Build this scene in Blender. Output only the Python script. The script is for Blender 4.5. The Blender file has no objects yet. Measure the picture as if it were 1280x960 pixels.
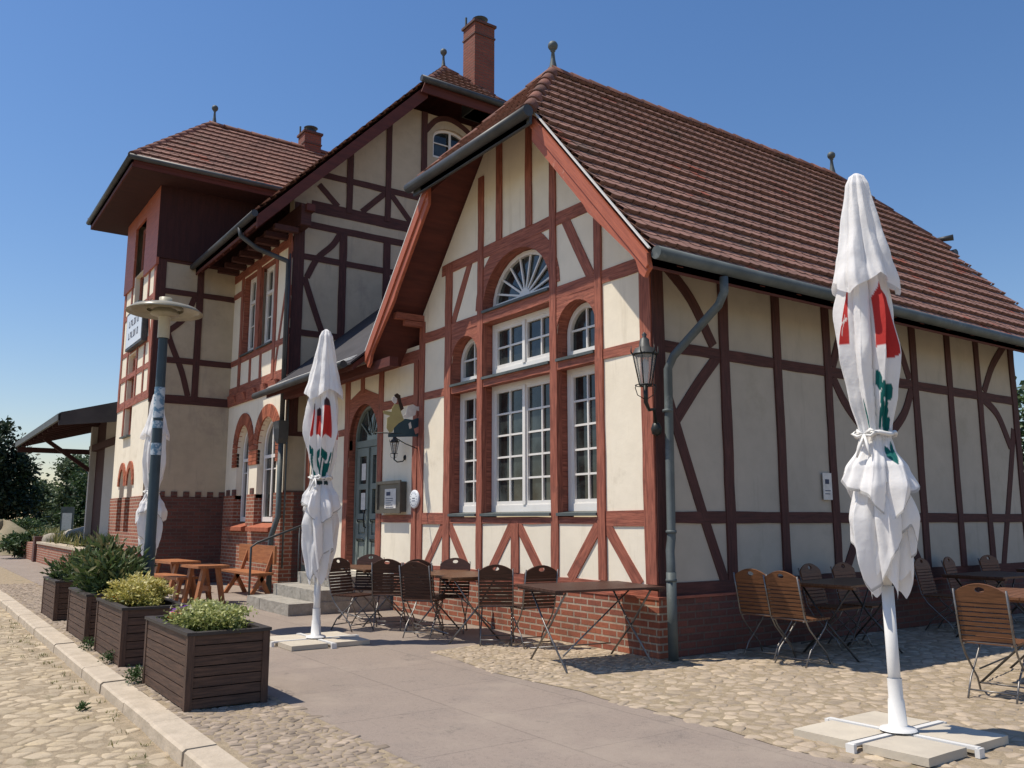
import bpy, math, random
from mathutils import Vector, Matrix
random.seed(7)
S = bpy.context.scene
COL = S.collection
PI = math.pi

# ------------------------------------------------------------------ camera
FPX = 1075.0
PITCH = math.atan(169/1075); AZ = math.radians(35)
CF = Vector((-math.cos(AZ)*math.cos(PITCH), math.sin(AZ)*math.cos(PITCH), math.sin(PITCH)))
CR = Vector((math.sin(AZ), math.cos(AZ), 0)); CU = CR.cross(CF)
CAM = Vector((6.77, -6.64, 1.45))
def ray(px, py): return (CF*FPX + CR*(px-640) - CU*(py-480)).normalized()
def hit(px, py, ax, v):
    d = ray(px, py); return CAM + d*((v-CAM[ax])/d[ax])
def atX(px, py, v): return hit(px, py, 0, v)      # survey a point on a wall x = v
def atY(px, py, v): return hit(px, py, 1, v)      # ... on a wall y = v
def atZ(px, py, v=0.0): return hit(px, py, 2, v)  # ... at height v

cam = bpy.data.cameras.new('camera'); camo = bpy.data.objects.new('camera', cam); COL.objects.link(camo)
cam.sensor_width = 36; cam.lens = FPX/1280*36; cam.clip_end = 3000; cam.clip_start = .05
camo.matrix_world = Matrix((( CR.x, CU.x, -CF.x, CAM.x), (CR.y, CU.y, -CF.y, CAM.y), (CR.z, CU.z, -CF.z, CAM.z), (0,0,0,1)))
S.camera = camo
S.view_settings.view_transform = 'Standard'; S.view_settings.look = 'None'; S.view_settings.exposure = 0

# ------------------------------------------------------------------ light
sd = Vector((-.265, -.42, 1)).normalized()
el = math.asin(sd.z)
w = bpy.data.worlds.new('World'); S.world = w; w.use_nodes = True
nt = w.node_tree; sky = nt.nodes.new('ShaderNodeTexSky'); sky.sky_type = 'NISHITA'; sky.sun_disc = False
sky.sun_elevation = el; sky.sun_rotation = math.atan2(sd.x, sd.y); sky.air_density = 1.3; sky.dust_density = .35; sky.ozone_density = 3.2
bg = nt.nodes['Background']; bg.inputs[1].default_value = .112
hs_ = nt.nodes.new('ShaderNodeHueSaturation'); hs_.inputs['Saturation'].default_value = 1.2; nt.links.new(sky.outputs[0], hs_.inputs['Color']); mu_ = nt.nodes.new('ShaderNodeMix'); mu_.data_type = 'RGBA'; mu_.blend_type = 'MULTIPLY'; mu_.inputs[0].default_value = 1; mu_.inputs[7].default_value = (1.06, 1.0, 1.09, 1); nt.links.new(hs_.outputs[0], mu_.inputs[6]); nt.links.new(mu_.outputs[2], bg.inputs[0])
L = bpy.data.lights.new('sun', 'SUN'); L.energy = 5.0; L.angle = math.radians(.5); L.color = (1, .915, .785)
lo = bpy.data.objects.new('sun', L); COL.objects.link(lo); lo.rotation_euler = sd.to_track_quat('Z', 'Y').to_euler()

# ------------------------------------------------------------------ materials
def N(nt, t, **k):
    n = nt.nodes.new(t)
    for a, b in k.items():
        if a.startswith('i_'): n.inputs[int(a[2:])].default_value = b
        else: setattr(n, a, b)
    return n
def mixc(nt, fac, a, b, mode='MIX'):
    m = nt.nodes.new('ShaderNodeMix'); m.data_type = 'RGBA'; m.blend_type = mode
    for s, v in ((0, fac), (6, a), (7, b)):
        if isinstance(v, bpy.types.NodeSocket): nt.links.new(v, m.inputs[s])
        elif s == 0: m.inputs[0].default_value = v
        else: m.inputs[s].default_value = (*v, 1)
    return m.outputs[2]
def ramp(nt, src, lo, hi):
    m = N(nt, 'ShaderNodeMapRange'); nt.links.new(src, m.inputs[0]); m.inputs[1].default_value = lo; m.inputs[2].default_value = hi
    return m.outputs[0]
def noise(nt, vec, scale, detail=4, rough=.6):
    n = N(nt, 'ShaderNodeTexNoise'); n.inputs['Scale'].default_value = scale; n.inputs['Detail'].default_value = detail
    n.inputs['Roughness'].default_value = rough; nt.links.new(vec, n.inputs['Vector']); return n.outputs['Fac']
def mat(name, a, b, scale=3, rough=.8, bump=.0, bscale=30, stretch=None, uv=True, tint=0, dirt=None, spec=.3, metal=0, dist=.01, fine=None, streak=None):
    m = bpy.data.materials.new(name); m.use_nodes = True; nt = m.node_tree; p = nt.nodes['Principled BSDF']
    tc = N(nt, 'ShaderNodeTexCoord'); v = tc.outputs['UV' if uv else 'Object']
    if stretch:
        mp = N(nt, 'ShaderNodeMapping'); mp.inputs['Scale'].default_value = stretch; nt.links.new(v, mp.inputs[0]); v2 = mp.outputs[0]
    else: v2 = v
    c = mixc(nt, ramp(nt, noise(nt, v2, scale), .35, .65), a, b)
    if fine:
        c = mixc(nt, ramp(nt, noise(nt, v2, scale*fine[0], 3), .4, .7), c, mixc(nt, fine[1], c, (0, 0, 0)))
    if dirt:
        c = mixc(nt, ramp(nt, noise(nt, tc.outputs['Object'], dirt[1], 5, .7), dirt[2], dirt[2]+.18), c, dirt[0])
    if streak:
        mp2 = N(nt, 'ShaderNodeMapping'); mp2.inputs['Scale'].default_value = streak[1]; nt.links.new(tc.outputs['UV'], mp2.inputs[0])
        c = mixc(nt, ramp(nt, noise(nt, mp2.outputs[0], 1.0, 6, .7), streak[2], streak[2]+.22), c, streak[0])
    if tint:
        at = N(nt, 'ShaderNodeAttribute', attribute_name='tint')
        mm = N(nt, 'ShaderNodeMapRange'); nt.links.new(at.outputs['Fac'], mm.inputs[0]); mm.inputs[3].default_value = 1-tint; mm.inputs[4].default_value = 1+tint
        vm = N(nt, 'ShaderNodeVectorMath', operation='SCALE'); nt.links.new(c, vm.inputs[0]); nt.links.new(mm.outputs[0], vm.inputs[3]); c = vm.outputs[0]
    nt.links.new(c, p.inputs['Base Color'])
    p.inputs['Roughness'].default_value = rough; p.inputs['Metallic'].default_value = metal; p.inputs['Specular IOR Level'].default_value = spec
    if bump:
        bn = N(nt, 'ShaderNodeBump'); bn.inputs['Strength'].default_value = bump; bn.inputs['Distance'].default_value = dist
        nt.links.new(noise(nt, v2, bscale, 5), bn.inputs['Height']); nt.links.new(bn.outputs[0], p.inputs['Normal'])
    m['c'] = 0
    return m

mTim = mat('painted timber', (.46,.160,.102), (.28,.088,.060), 1.0, .68, .8, 3.0, (2.0, 30, 1), dirt=((.13,.055,.042), 2.6, .57), fine=(2.2, .5), dist=.006, streak=((.07,.03,.024), (3, 60, 1), .60))
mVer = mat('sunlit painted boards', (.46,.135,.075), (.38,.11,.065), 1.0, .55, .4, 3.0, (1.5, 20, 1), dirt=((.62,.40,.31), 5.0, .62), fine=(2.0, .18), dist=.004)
mTimD = mat('timber darkened for shade', (.105,.040,.034), (.068,.029,.026), 1.0, .75, .6, 3.0, (2.2, 26, 1), fine=(2.2, .35), dist=.006)  # timber copy for unlit walls, their shade put into the colour
mSof = mat('soffit boards', (.125,.036,.028), (.085,.027,.023), 1.5, .75, .3, 6, (1, 9, 1))
mSofD = mat('boarding darkened for shade', (.055,.020,.019), (.040,.016,.016), 1.5, .8, .4, 6, (9, 1, 1))  # boards darkened in colour to paint shade on the tower side and undersides
mPla = mat('cream plaster', (.88,.80,.65), (.83,.75,.60), .9, .9, .35, 14, dirt=((.60,.52,.39), 1.1, .60), dist=.006, fine=(5, .05), streak=((.66,.585,.455), (5, .45, 1), .56))
mPlaD = mat('weathered render darkened for shade', (.52,.44,.32), (.44,.37,.27), .8, .9, .35, 14, dirt=((.34,.28,.22), .9, .56), dist=.008, fine=(5, .08), streak=((.34,.29,.23), (4, .45, 1), .55))  # streaked plaster, base colour darkened for the shaded gable and tower side
mPlaS = mat('weathered cream plaster darkened for shade', (.47,.42,.35), (.41,.37,.31), .9, .9, .35, 14, dirt=((.36,.325,.26), 1.0, .56), dist=.006, fine=(5, .06), streak=((.34,.31,.26), (4, .45, 1), .57))  # cream plaster again, its colour lowered to carry the side wall's shade
mWhite = mat('white window paint', (.80,.78,.74), (.74,.72,.68), 4, .4, uv=False)
mZinc = mat('zinc', (.125,.145,.145), (.085,.10,.10), 3, .6, .1, 10, uv=False, metal=.25, dirt=((.21,.225,.215), 4, .6))
mZincD = mat('dark zinc', (.085,.088,.09), (.055,.058,.06), 3, .5, uv=False, metal=.3)
mDoor = mat('grey green door paint', (.20,.235,.215), (.16,.19,.175), 3, .5, .2, 20, uv=False)
mIron = mat('black iron', (.025,.028,.028), (.035,.038,.036), 6, .45, uv=False, metal=.4)
mSteel = mat('galvanised chair steel', (.26,.25,.24), (.16,.15,.145), 8, .42, uv=False, metal=.7)
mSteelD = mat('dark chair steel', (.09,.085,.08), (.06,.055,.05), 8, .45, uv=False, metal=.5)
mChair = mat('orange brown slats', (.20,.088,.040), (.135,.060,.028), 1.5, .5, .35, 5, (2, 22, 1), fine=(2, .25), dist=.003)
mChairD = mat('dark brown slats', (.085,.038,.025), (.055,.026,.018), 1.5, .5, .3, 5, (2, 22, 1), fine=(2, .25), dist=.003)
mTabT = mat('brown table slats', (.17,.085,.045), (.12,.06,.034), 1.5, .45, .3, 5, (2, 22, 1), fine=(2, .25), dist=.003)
mBench = mat('orange stained planks', (.42,.17,.07), (.32,.12,.05), 1.2, .55, .4, 5, (1.5, 18, 1), fine=(2, .2), dist=.004)
mPlant = mat('dark stained planter boards', (.115,.066,.046), (.070,.042,.032), 1.3, .65, .6, 5, (2, 26, 1), fine=(2, .3), dirt=((.13,.085,.065), 6, .62), dist=.005)
mRim = mat('dark planter rim', (.05,.042,.038), (.04,.034,.032), 2, .6, .3, 5, (2, 20, 1))
mSoil = mat('soil', (.05,.033,.022), (.03,.02,.014), 12, .95, .8, 40, uv=False, dist=.02)
mGranite = mat('granite', (.40,.37,.32), (.29,.27,.23), 9, .85, .8, 26, uv=False, dirt=((.17,.165,.13), 5, .6), dist=.02)
mKerb = mat('kerb stone', (.52,.44,.34), (.42,.355,.27), 5, .88, .6, 24, uv=False, dirt=((.27,.23,.16), 3, .62), dist=.012)
mBase = mat('concrete base slab', (.56,.50,.40), (.47,.42,.34), 3, .85, .3, 30, uv=False, dirt=((.38,.33,.26), 2, .62))
mWMet = mat('white painted metal', (.78,.77,.74), (.70,.69,.66), 3, .35, uv=False)
mLampP = mat('blue grey pole', (.045,.07,.085), (.035,.055,.07), 4, .4, uv=False)
mLampT = mat('beige lamp collar', (.50,.46,.34), (.44,.40,.30), 4, .45, uv=False)
mPaper = mat('paper', (.72,.70,.66), (.60,.58,.55), 12, .7, uv=False)
mBoxG = mat('bronze grey metal', (.14,.125,.105), (.11,.10,.085), 4, .4, uv=False, metal=.4)
mInk = mat('dark ink', (.05,.06,.10), (.07,.08,.13), 9, .7, uv=False)
mSignW = mat('white enamel', (.74,.77,.80), (.66,.70,.74), 3, .3, uv=False)
mRed = mat('red pansy', (.65,.07,.02), (.75,.22,.02), 20, .7, uv=False)
mPur = mat('purple petunia', (.16,.04,.34), (.30,.10,.5), 20, .7, uv=False)
mYel = mat('yellow painted metal', (.42,.38,.17), (.36,.32,.15), 6, .6, uv=False)
mBlue = mat('dark blue painted metal', (.02,.05,.075), (.03,.07,.09), 6, .6, uv=False)
mPink = mat('pink painted metal', (.50,.22,.18), (.42,.18,.15), 6, .6, uv=False)
mHair = mat('dark brown painted metal', (.05,.03,.022), (.03,.02,.015), 6, .6, uv=False)
mTrunk = mat('bark', (.085,.06,.04), (.05,.036,.026), 5, .95, .8, 12, uv=False, dist=.03)
mRubble = mat('rubble stone', (.40,.36,.30), (.30,.27,.22), 2, .9, .8, 6, uv=False, dist=.05)

def leafmat(name, cols, trans=.25):
    m = bpy.data.materials.new(name); m.use_nodes = True; nt = m.node_tree; p = nt.nodes['Principled BSDF']
    at = N(nt, 'ShaderNodeAttribute', attribute_name='tint'); cr = N(nt, 'ShaderNodeValToRGB')
    nt.links.new(at.outputs['Fac'], cr.inputs[0]); e = cr.color_ramp.elements
    for i, c in enumerate(cols):
        x = i/(len(cols)-1)
        if i < 2: el_ = e[i]; el_.position = x
        else: el_ = e.new(x)
        el_.color = (*c, 1)
    for i, c in enumerate(cols): e[i].position = i/(len(cols)-1); e[i].color = (*c, 1)
    nt.links.new(cr.outputs[0], p.inputs['Base Color']); p.inputs['Roughness'].default_value = .5
    p.inputs['Specular IOR Level'].default_value = .35
    tr = N(nt, 'ShaderNodeBsdfTranslucent'); nt.links.new(cr.outputs[0], tr.inputs[0]); mx = N(nt, 'ShaderNodeMixShader'); mx.inputs[0].default_value = trans
    nt.links.new(p.outputs[0], mx.inputs[1]); nt.links.new(tr.outputs[0], mx.inputs[2]); nt.links.new(mx.outputs[0], nt.nodes['Material Output'].inputs[0])
    return m
lGreen = leafmat('glossy green leaves', [(.02,.045,.015), (.045,.09,.025), (.09,.15,.045)])
lYel = leafmat('variegated yellow leaves', [(.10,.13,.03), (.32,.30,.06), (.62,.54,.16), (.75,.68,.34)])
lLime = leafmat('lime variegated leaves', [(.05,.09,.025), (.20,.24,.06), (.45,.47,.17), (.6,.6,.32)])
lTree = leafmat('tree leaves', [(.014,.032,.012), (.04,.075,.025), (.085,.135,.045)])
lMix = leafmat('bush leaves with dry tips', [(.02,.04,.015), (.05,.085,.025), (.10,.15,.05), (.24,.20,.09)])
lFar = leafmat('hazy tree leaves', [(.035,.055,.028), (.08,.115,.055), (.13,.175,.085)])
lDark = leafmat('dark tree leaves', [(.008,.018,.010), (.018,.035,.018), (.035,.06,.028)])
lGrass = leafmat('dry grass blades', [(.06,.09,.02), (.17,.18,.05), (.34,.28,.12)])

def brickmat(name, c1, c2, mort, bw=.25, bh=.077, ms=.012, dark=(.05,.035,.03), bumpd=.01, white=None, off=.5):
    m = bpy.data.materials.new(name); m.use_nodes = True; nt = m.node_tree; p = nt.nodes['Principled BSDF']
    tc = N(nt, 'ShaderNodeTexCoord'); b = N(nt, 'ShaderNodeTexBrick'); nt.links.new(tc.outputs['UV'], b.inputs['Vector'])
    b.inputs['Scale'].default_value = 1; b.inputs['Brick Width'].default_value = bw; b.inputs['Row Height'].default_value = bh; b.offset = off
    b.inputs['Mortar Size'].default_value = ms; b.inputs['Mortar Smooth'].default_value = .3; b.inputs['Bias'].default_value = -.1
    b.inputs['Color1'].default_value = (*c1, 1); b.inputs['Color2'].default_value = (*c2, 1); b.inputs['Mortar'].default_value = (*mort, 1)
    c = mixc(nt, ramp(nt, noise(nt, tc.outputs['UV'], 1.6, 5, .7), .5, .75), b.outputs[0], mixc(nt, .6, b.outputs[0], dark))
    c = mixc(nt, ramp(nt, noise(nt, tc.outputs['UV'], 28, 3), .5, .8), c, mixc(nt, .35, c, (0,0,0)))
    if bw > 1:
        c = mixc(nt, ramp(nt, noise(nt, tc.outputs['UV'], .9, 6, .7), .50, .68), c, (.30,.245,.195))
        c = mixc(nt, ramp(nt, noise(nt, tc.outputs['UV'], 3.1, 5, .75), .60, .66), c, mixc(nt, .30, c, (0, 0, 0)))
        c = mixc(nt, ramp(nt, noise(nt, tc.outputs['UV'], 140, 2), .45, .75), c, (.34,.29,.245))
    nt.links.new(c, p.inputs['Base Color']); p.inputs['Roughness'].default_value = .88
    mm = N(nt, 'ShaderNodeMath', operation='MULTIPLY_ADD'); nt.links.new(noise(nt, tc.outputs['UV'], 40, 4), mm.inputs[0]); mm.inputs[1].default_value = .35
    sub = N(nt, 'ShaderNodeMath', operation='SUBTRACT'); sub.inputs[0].default_value = 1; nt.links.new(b.outputs['Fac'], sub.inputs[1]); nt.links.new(sub.outputs[0], mm.inputs[2])
    bn = N(nt, 'ShaderNodeBump'); bn.inputs['Strength'].default_value = .8; bn.inputs['Distance'].default_value = bumpd
    nt.links.new(mm.outputs[0], bn.inputs['Height']); nt.links.new(bn.outputs[0], p.inputs['Normal'])
    return m
mBrick = brickmat('red brick', (.36,.115,.06), (.26,.075,.045), (.42,.33,.25))
mBrickD = brickmat('red brick darkened for shade', (.16,.056,.042), (.095,.040,.034), (.12,.082,.068))  # red brick with the shade of unlit walls painted into its tones
mBrickC = brickmat('chimney brick', (.27,.078,.048), (.20,.058,.040), (.19,.095,.068))
mPath = brickmat('path slabs', (.262,.207,.168), (.238,.190,.155), (.185,.148,.12), 1.15, 1.0, .006, (.15,.125,.11), .004, off=.35)
mBrickS = mat('arch brick', (.40,.13,.07), (.30,.09,.05), 8, .88, .5, 30, uv=False, tint=.25)

def tilemat():
    m = mat('clay tiles', (.30,.158,.118), (.235,.128,.100), 1.6, .8, .4, 30, uv=False, tint=.22, dirt=((.16,.115,.09), 1.0, .55), dist=.006)
    nt = m.node_tree; p = nt.nodes['Principled BSDF']; src = p.inputs['Base Color'].links[0].from_socket
    tc = N(nt, 'ShaderNodeTexCoord')
    at = N(nt, 'ShaderNodeAttribute', attribute_name='tint'); ml = N(nt, 'ShaderNodeMath', operation='MULTIPLY_ADD'); nt.links.new(at.outputs['Fac'], ml.inputs[0]); ml.inputs[1].default_value = .28; nt.links.new(noise(nt, tc.outputs['Object'], .8, 4), ml.inputs[2])
    c = mixc(nt, ramp(nt, ml.outputs[0], .80, .86), src, (.30,.085,.05))
    nt.links.new(c, p.inputs['Base Color']); return m
mTile = tilemat()
mTileR = mat('ridge tiles', (.25,.105,.075), (.15,.075,.058), 3, .8, .4, 30, uv=False, tint=.3, dirt=((.12,.08,.065), 3, .58))
def glassmat():
    m = bpy.data.materials.new('window glass'); m.use_nodes = True; nt = m.node_tree; p = nt.nodes['Principled BSDF']
    tc = N(nt, 'ShaderNodeTexCoord')
    c = mixc(nt, ramp(nt, noise(nt, tc.outputs['Object'], 1.7, 5, .65), .42, .62), (.012,.014,.014), (.05,.062,.06))  # mottled tone paints faint reflections into the panes
    nt.links.new(c, p.inputs['Base Color']); p.inputs['Roughness'].default_value = .04; p.inputs['IOR'].default_value = 1.5; p.inputs['Specular IOR Level'].default_value = .6
    bn = N(nt, 'ShaderNodeBump'); bn.inputs['Strength'].default_value = .12; bn.inputs['Distance'].default_value = .01
    nt.links.new(noise(nt, tc.outputs['Object'], 2.2, 2), bn.inputs['Height']); nt.links.new(bn.outputs[0], p.inputs['Normal']); return m
mGlass = glassmat()
def fabricmat():
    m = bpy.data.materials.new('parasol cloth'); m.use_nodes = True; nt = m.node_tree; p = nt.nodes['Principled BSDF']
    at = N(nt, 'ShaderNodeAttribute', attribute_name='paint'); tc = N(nt, 'ShaderNodeTexCoord')
    nt.links.new(at.outputs['Color'], p.inputs['Base Color']); p.inputs['Roughness'].default_value = .85
    bn = N(nt, 'ShaderNodeBump'); bn.inputs['Strength'].default_value = .35; bn.inputs['Distance'].default_value = .02
    nt.links.new(noise(nt, tc.outputs['Object'], 9, 3), bn.inputs['Height']); nt.links.new(bn.outputs[0], p.inputs['Normal'])
    tr = N(nt, 'ShaderNodeBsdfTranslucent'); nt.links.new(at.outputs['Color'], tr.inputs[0]); mx = N(nt, 'ShaderNodeMixShader'); mx.inputs[0].default_value = .30
    nt.links.new(p.outputs[0], mx.inputs[1]); nt.links.new(tr.outputs[0], mx.inputs[2]); nt.links.new(mx.outputs[0], nt.nodes['Material Output'].inputs[0]); return m
mFab = fabricmat()
mStone = mat('field stones', (.41,.33,.24), (.32,.26,.195), 9, .88, 1.0, 18, uv=False, tint=.26, dirt=((.47,.385,.27), 2.4, .54), dist=.01)
mRoad = mat('worn road stones', (.45,.37,.26), (.37,.30,.21), 7, .88, .8, 22, uv=False, tint=.22, dirt=((.50,.40,.25), 1.9, .50), dist=.012)
mStoneS = mat('small cobbles', (.33,.265,.20), (.25,.20,.155), 9, .85, .5, 30, uv=False, tint=.35, dist=.008)
mGap = mat('sandy joints', (.37,.295,.20), (.27,.215,.145), 14, .95, .7, 50, uv=False, dist=.02, dirt=((.13,.125,.06), 2.3, .60))
mGround = mat('sandy ground', (.30,.245,.16), (.22,.185,.12), .8, .95, .6, 8, uv=False, dirt=((.13,.14,.06), .25, .5), dist=.05)
mGrassG = mat('dry grass ground', (.13,.14,.05), (.24,.20,.10), .9, .95, .8, 12, uv=False, dist=.1)

# ------------------------------------------------------------------ mesh builder
class M:
    def __init__(s): s.v = []; s.f = []; s.uv = []; s.t = []; s.sm = []
    def face(s, idx, uv=None, t=.5, sm=False): s.f.append(tuple(idx)); s.uv.append(uv); s.t.append(t); s.sm.append(sm)
    def add(s, pts): b = len(s.v); s.v += [Vector(p) for p in pts]; return b
    def box(s, a, b, t=.5):
        (x0,y0,z0),(x1,y1,z1) = a, b
        k = s.add([(x0,y0,z0),(x1,y0,z0),(x1,y1,z0),(x0,y1,z0),(x0,y0,z1),(x1,y0,z1),(x1,y1,z1),(x0,y1,z1)])
        for q in ((0,3,2,1),(4,5,6,7),(0,1,5,4),(1,2,6,5),(2,3,7,6),(3,0,4,7)): s.face([k+i for i in q], None, t)
        return s
    def bar(s, p, q, w, h, up=(0,0,1), n=1, j=0.0, t=.5, off=None):
        """beam from p to q; w across, h along 'up'; n stations jittered by j"""
        p, q = Vector(p), Vector(q); d = (q-p); L_ = d.length; d = d/L_
        up = Vector(up); sd_ = d.cross(up)
        if sd_.length < 1e-4: sd_ = d.cross(Vector((1,0,0)))
        sd_.normalize(); up = sd_.cross(d).normalized()
        u0 = random.random()*20 if off is None else off; b0 = len(s.v)
        for i in range(n+1):
            c = p + d*L_*i/n
            for a_, b_ in ((-1,-1),(1,-1),(1,1),(-1,1)):
                s.v.append(c + sd_*(a_*w/2 + random.uniform(-j, j)) + up*(b_*h/2 + random.uniform(-j, j)*.6))
        for i in range(n):
            a0 = b0+4*i; U0, U1 = u0+L_*i/n, u0+L_*(i+1)/n
            for k in range(4):
                k2 = (k+1) % 4; v0 = k*.3; v1 = v0+(w if k % 2 == 0 else h)
                s.face((a0+k, a0+k2, a0+4+k2, a0+4+k), ((U0,v0),(U0,v1),(U1,v1),(U1,v0)), t)
        s.face((b0+3,b0+2,b0+1,b0), ((u0,0),(u0,w),(u0+h,w),(u0+h,0)), t); e = b0+4*n
        s.face((e,e+1,e+2,e+3), ((u0,0),(u0,w),(u0+h,w),(u0+h,0)), t); return s
    def tube(s, pts, r, n=8, t=.5, cap=True):
        pts = [Vector(p) for p in pts]; rs = r if isinstance(r, (list, tuple)) else [r]*len(pts); b0 = len(s.v); ref = None
        for i, p in enumerate(pts):
            d = (pts[min(i+1, len(pts)-1)]-pts[max(i-1, 0)]).normalized()
            if ref is None: ref = Vector((0,0,1)) if abs(d.z) < .9 else Vector((1,0,0))
            a = d.cross(ref).normalized(); b = a.cross(d).normalized(); ref = b
            for k in range(n):
                an = 2*PI*k/n; s.v.append(p + a*math.cos(an)*rs[i] + b*math.sin(an)*rs[i])
        for i in range(len(pts)-1):
            for k in range(n):
                a0 = b0+i*n+k; a1 = b0+i*n+(k+1) % n; s.face((a0, a0+n, a1+n, a1), None, t, True)
        if cap: s.face([b0+k for k in range(n)], None, t); e = b0+(len(pts)-1)*n; s.face([e+n-1-k for k in range(n)], None, t)
        return s
    def lathe(s, prof, n=24, c=(0,0,0), t=.5):
        b0 = len(s.v); c = Vector(c)
        for r, z in prof:
            for k in range(n): an = 2*PI*k/n; s.v.append(c+Vector((math.cos(an)*r, math.sin(an)*r, z)))
        for i in range(len(prof)-1):
            for k in range(n): a0 = b0+i*n+k; a1 = b0+i*n+(k+1) % n; s.face((a0, a1, a1+n, a0+n), None, t, True)
        return s
    def poly(s, pts, t=.5, sm=False): k = s.add(pts); s.face(range(k, k+len(pts)), None, t, sm); return s
    def prism(s, pts, vec, t=.5):
        """planar outline pts extruded by vec"""
        vec = Vector(vec); n = len(pts); k = s.add(pts); s.add([Vector(p)+vec for p in pts])
        s.face([k+i for i in range(n)], None, t); s.face([k+n+n-1-i for i in range(n)], None, t)
        for i in range(n): j = (i+1) % n; s.face((k+j, k+i, k+n+i, k+n+j), None, t)
        return s
    def build(s, name, m, parent=None, **kw):
        me = bpy.data.meshes.new(name); me.from_pydata([tuple(v) for v in s.v], [], s.f)
        uvl = me.uv_layers.new(name='UVMap').data; at = me.attributes.new('tint', 'FLOAT', 'FACE').data
        for i, p in enumerate(me.polygons):
            at[i].value = s.t[i]; u = s.uv[i]; p.use_smooth = s.sm[i]
            if u:
                for k, li in enumerate(p.loop_indices): uvl[li].uv = u[k]
            else:
                n = p.normal; ax = max(range(3), key=lambda a: abs(n[a]))
                for li in p.loop_indices:
                    c = me.vertices[me.loops[li].vertex_index].co
                    uvl[li].uv = ((c.y, c.z), (c.x, c.z), (c.x, c.y))[ax]
        me.materials.append(m); return link(name, me, parent, **kw)
def link(name, me, parent=None, loc=None, rz=0, label=None, cat=None, group=None, kind=None):
    o = bpy.data.objects.new(name, me); COL.objects.link(o)
    if parent: o.parent = parent
    if loc: o.location = loc
    if rz: o.rotation_euler = (0, 0, rz)
    tag(o, label, cat, group, kind); return o
def tag(o, label=None, cat=None, group=None, kind=None):
    for k, v in (('label', label), ('category', cat), ('group', group), ('kind', kind)):
        if v: o[k] = v
    return o
def thing(name, label, cat, loc=(0,0,0), rz=0, group=None, tilt=None):
    o = link(name, None, None, loc, rz, label, cat, group); o.empty_display_size = .2
    if tilt: o.rotation_euler = (tilt[0], tilt[1], rz)
    return o
def dup(root, loc, rz, label, group=None):
    def cp(o, par):
        c = o.copy(); COL.objects.link(c); c.parent = par
        for ch in list(o.children): cp(ch, c)
        return c
    r = cp(root, None); r.location = loc; r.rotation_euler = (0, 0, rz); r['label'] = label
    if group: r['group'] = group
    return r
def plate(name, m, outer, holes, plane, v, thick, parent=None, uvgrain=False, **kw):
    """flat sheet with holes. plane 'Y': outline (x,z) at y=v, body towards +y; plane 'X': outline (y,z) at x=v, body towards -x"""
    cu = bpy.data.curves.new(name, 'CURVE'); cu.dimensions = '2D'; cu.fill_mode = 'BOTH'; cu.extrude = thick/2
    for pts in [outer]+list(holes):
        sp = cu.splines.new('POLY'); sp.points.add(len(pts)-1); sp.use_cyclic_u = True
        for i, q in enumerate(pts): sp.points[i].co = (q[0], q[1], 0, 1)
    tmp = bpy.data.objects.new('tmp', cu); COL.objects.link(tmp); dg = bpy.context.evaluated_depsgraph_get(); dg.update()
    me = bpy.data.meshes.new_from_object(tmp.evaluated_get(dg)); bpy.data.objects.remove(tmp); bpy.data.curves.remove(cu)
    b = M(); mv = [x.co.copy() for x in me.vertices]
    for c in mv:
        if plane == 'Y': b.v.append(Vector((c.x, v+thick/2-c.z, c.y)))
        elif plane == 'X': b.v.append(Vector((v-thick/2+c.z, c.x, c.y)))
        else: b.v.append(Vector((c.x, c.y, v-thick/2+c.z)))
    for p in me.polygons: b.face(p.vertices)
    bpy.data.meshes.remove(me)
    o = b.build(name, m, parent, **kw)
    import bmesh
    bm = bmesh.new(); bm.from_mesh(o.data); bmesh.ops.remove_doubles(bm, verts=bm.verts, dist=1e-5); bmesh.ops.recalc_face_normals(bm, faces=bm.faces); bm.to_mesh(o.data); bm.free()
    if uvgrain:
        uvl = o.data.uv_layers[0].data
        for l in uvl: l.uv = (l.uv[1], l.uv[0]) if uvgrain == 2 else l.uv
    return o
def rect(a, b, c, d): return [(a, c), (b, c), (b, d), (a, d)]
def arch(a, b, z0, zs, rise, n=14):
    """opening outline from a to b, floor z0, springing zs"""
    c = (a+b)/2; r = (b-a)/2
    return [(a, z0), (b, z0)] + [(c+r*math.cos(PI*i/n), zs+rise*math.sin(PI*i/n)) for i in range(n+1)]
# ================================================================== the station building
B = thing('station_building', 'half-timbered cream and red station building with brown tiled roofs, tower and gabled wing', 'building')

def beam(kind, par, plane, v, a, b, w, proud=.02, m=None, j=.006):
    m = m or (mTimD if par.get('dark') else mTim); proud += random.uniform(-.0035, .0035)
    a, b = Vector(a), Vector(b); d = .09; c = proud-d/2
    if plane == 'Y': P = [(q[0], v-c, q[1]) for q in (a, b)]; up = (0, 1, 0)
    else: P = [(v+c, q[0], q[1]) for q in (a, b)]; up = (1, 0, 0)
    n = max(1, int((b-a).length/.35))
    return M().bar(P[0], P[1], w, d, up, n, j).build(kind, m or mTim, par)
def curve2(pts, n=5):
    pts = [Vector(p) for p in pts]
    if len(pts) < 3: return pts
    P = [pts[0]*2-pts[1]]+pts+[pts[-1]*2-pts[-2]]; out = []
    for i in range(1, len(P)-2):
        for k in range(n):
            t = k/n; p0, p1, p2, p3 = P[i-1:i+3]
            out.append(.5*((2*p1)+(-p0+p2)*t+(2*p0-5*p1+4*p2-p3)*t*t+(-p0+3*p1-3*p2+p3)*t**3))
    return out+[pts[-1]]
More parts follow.
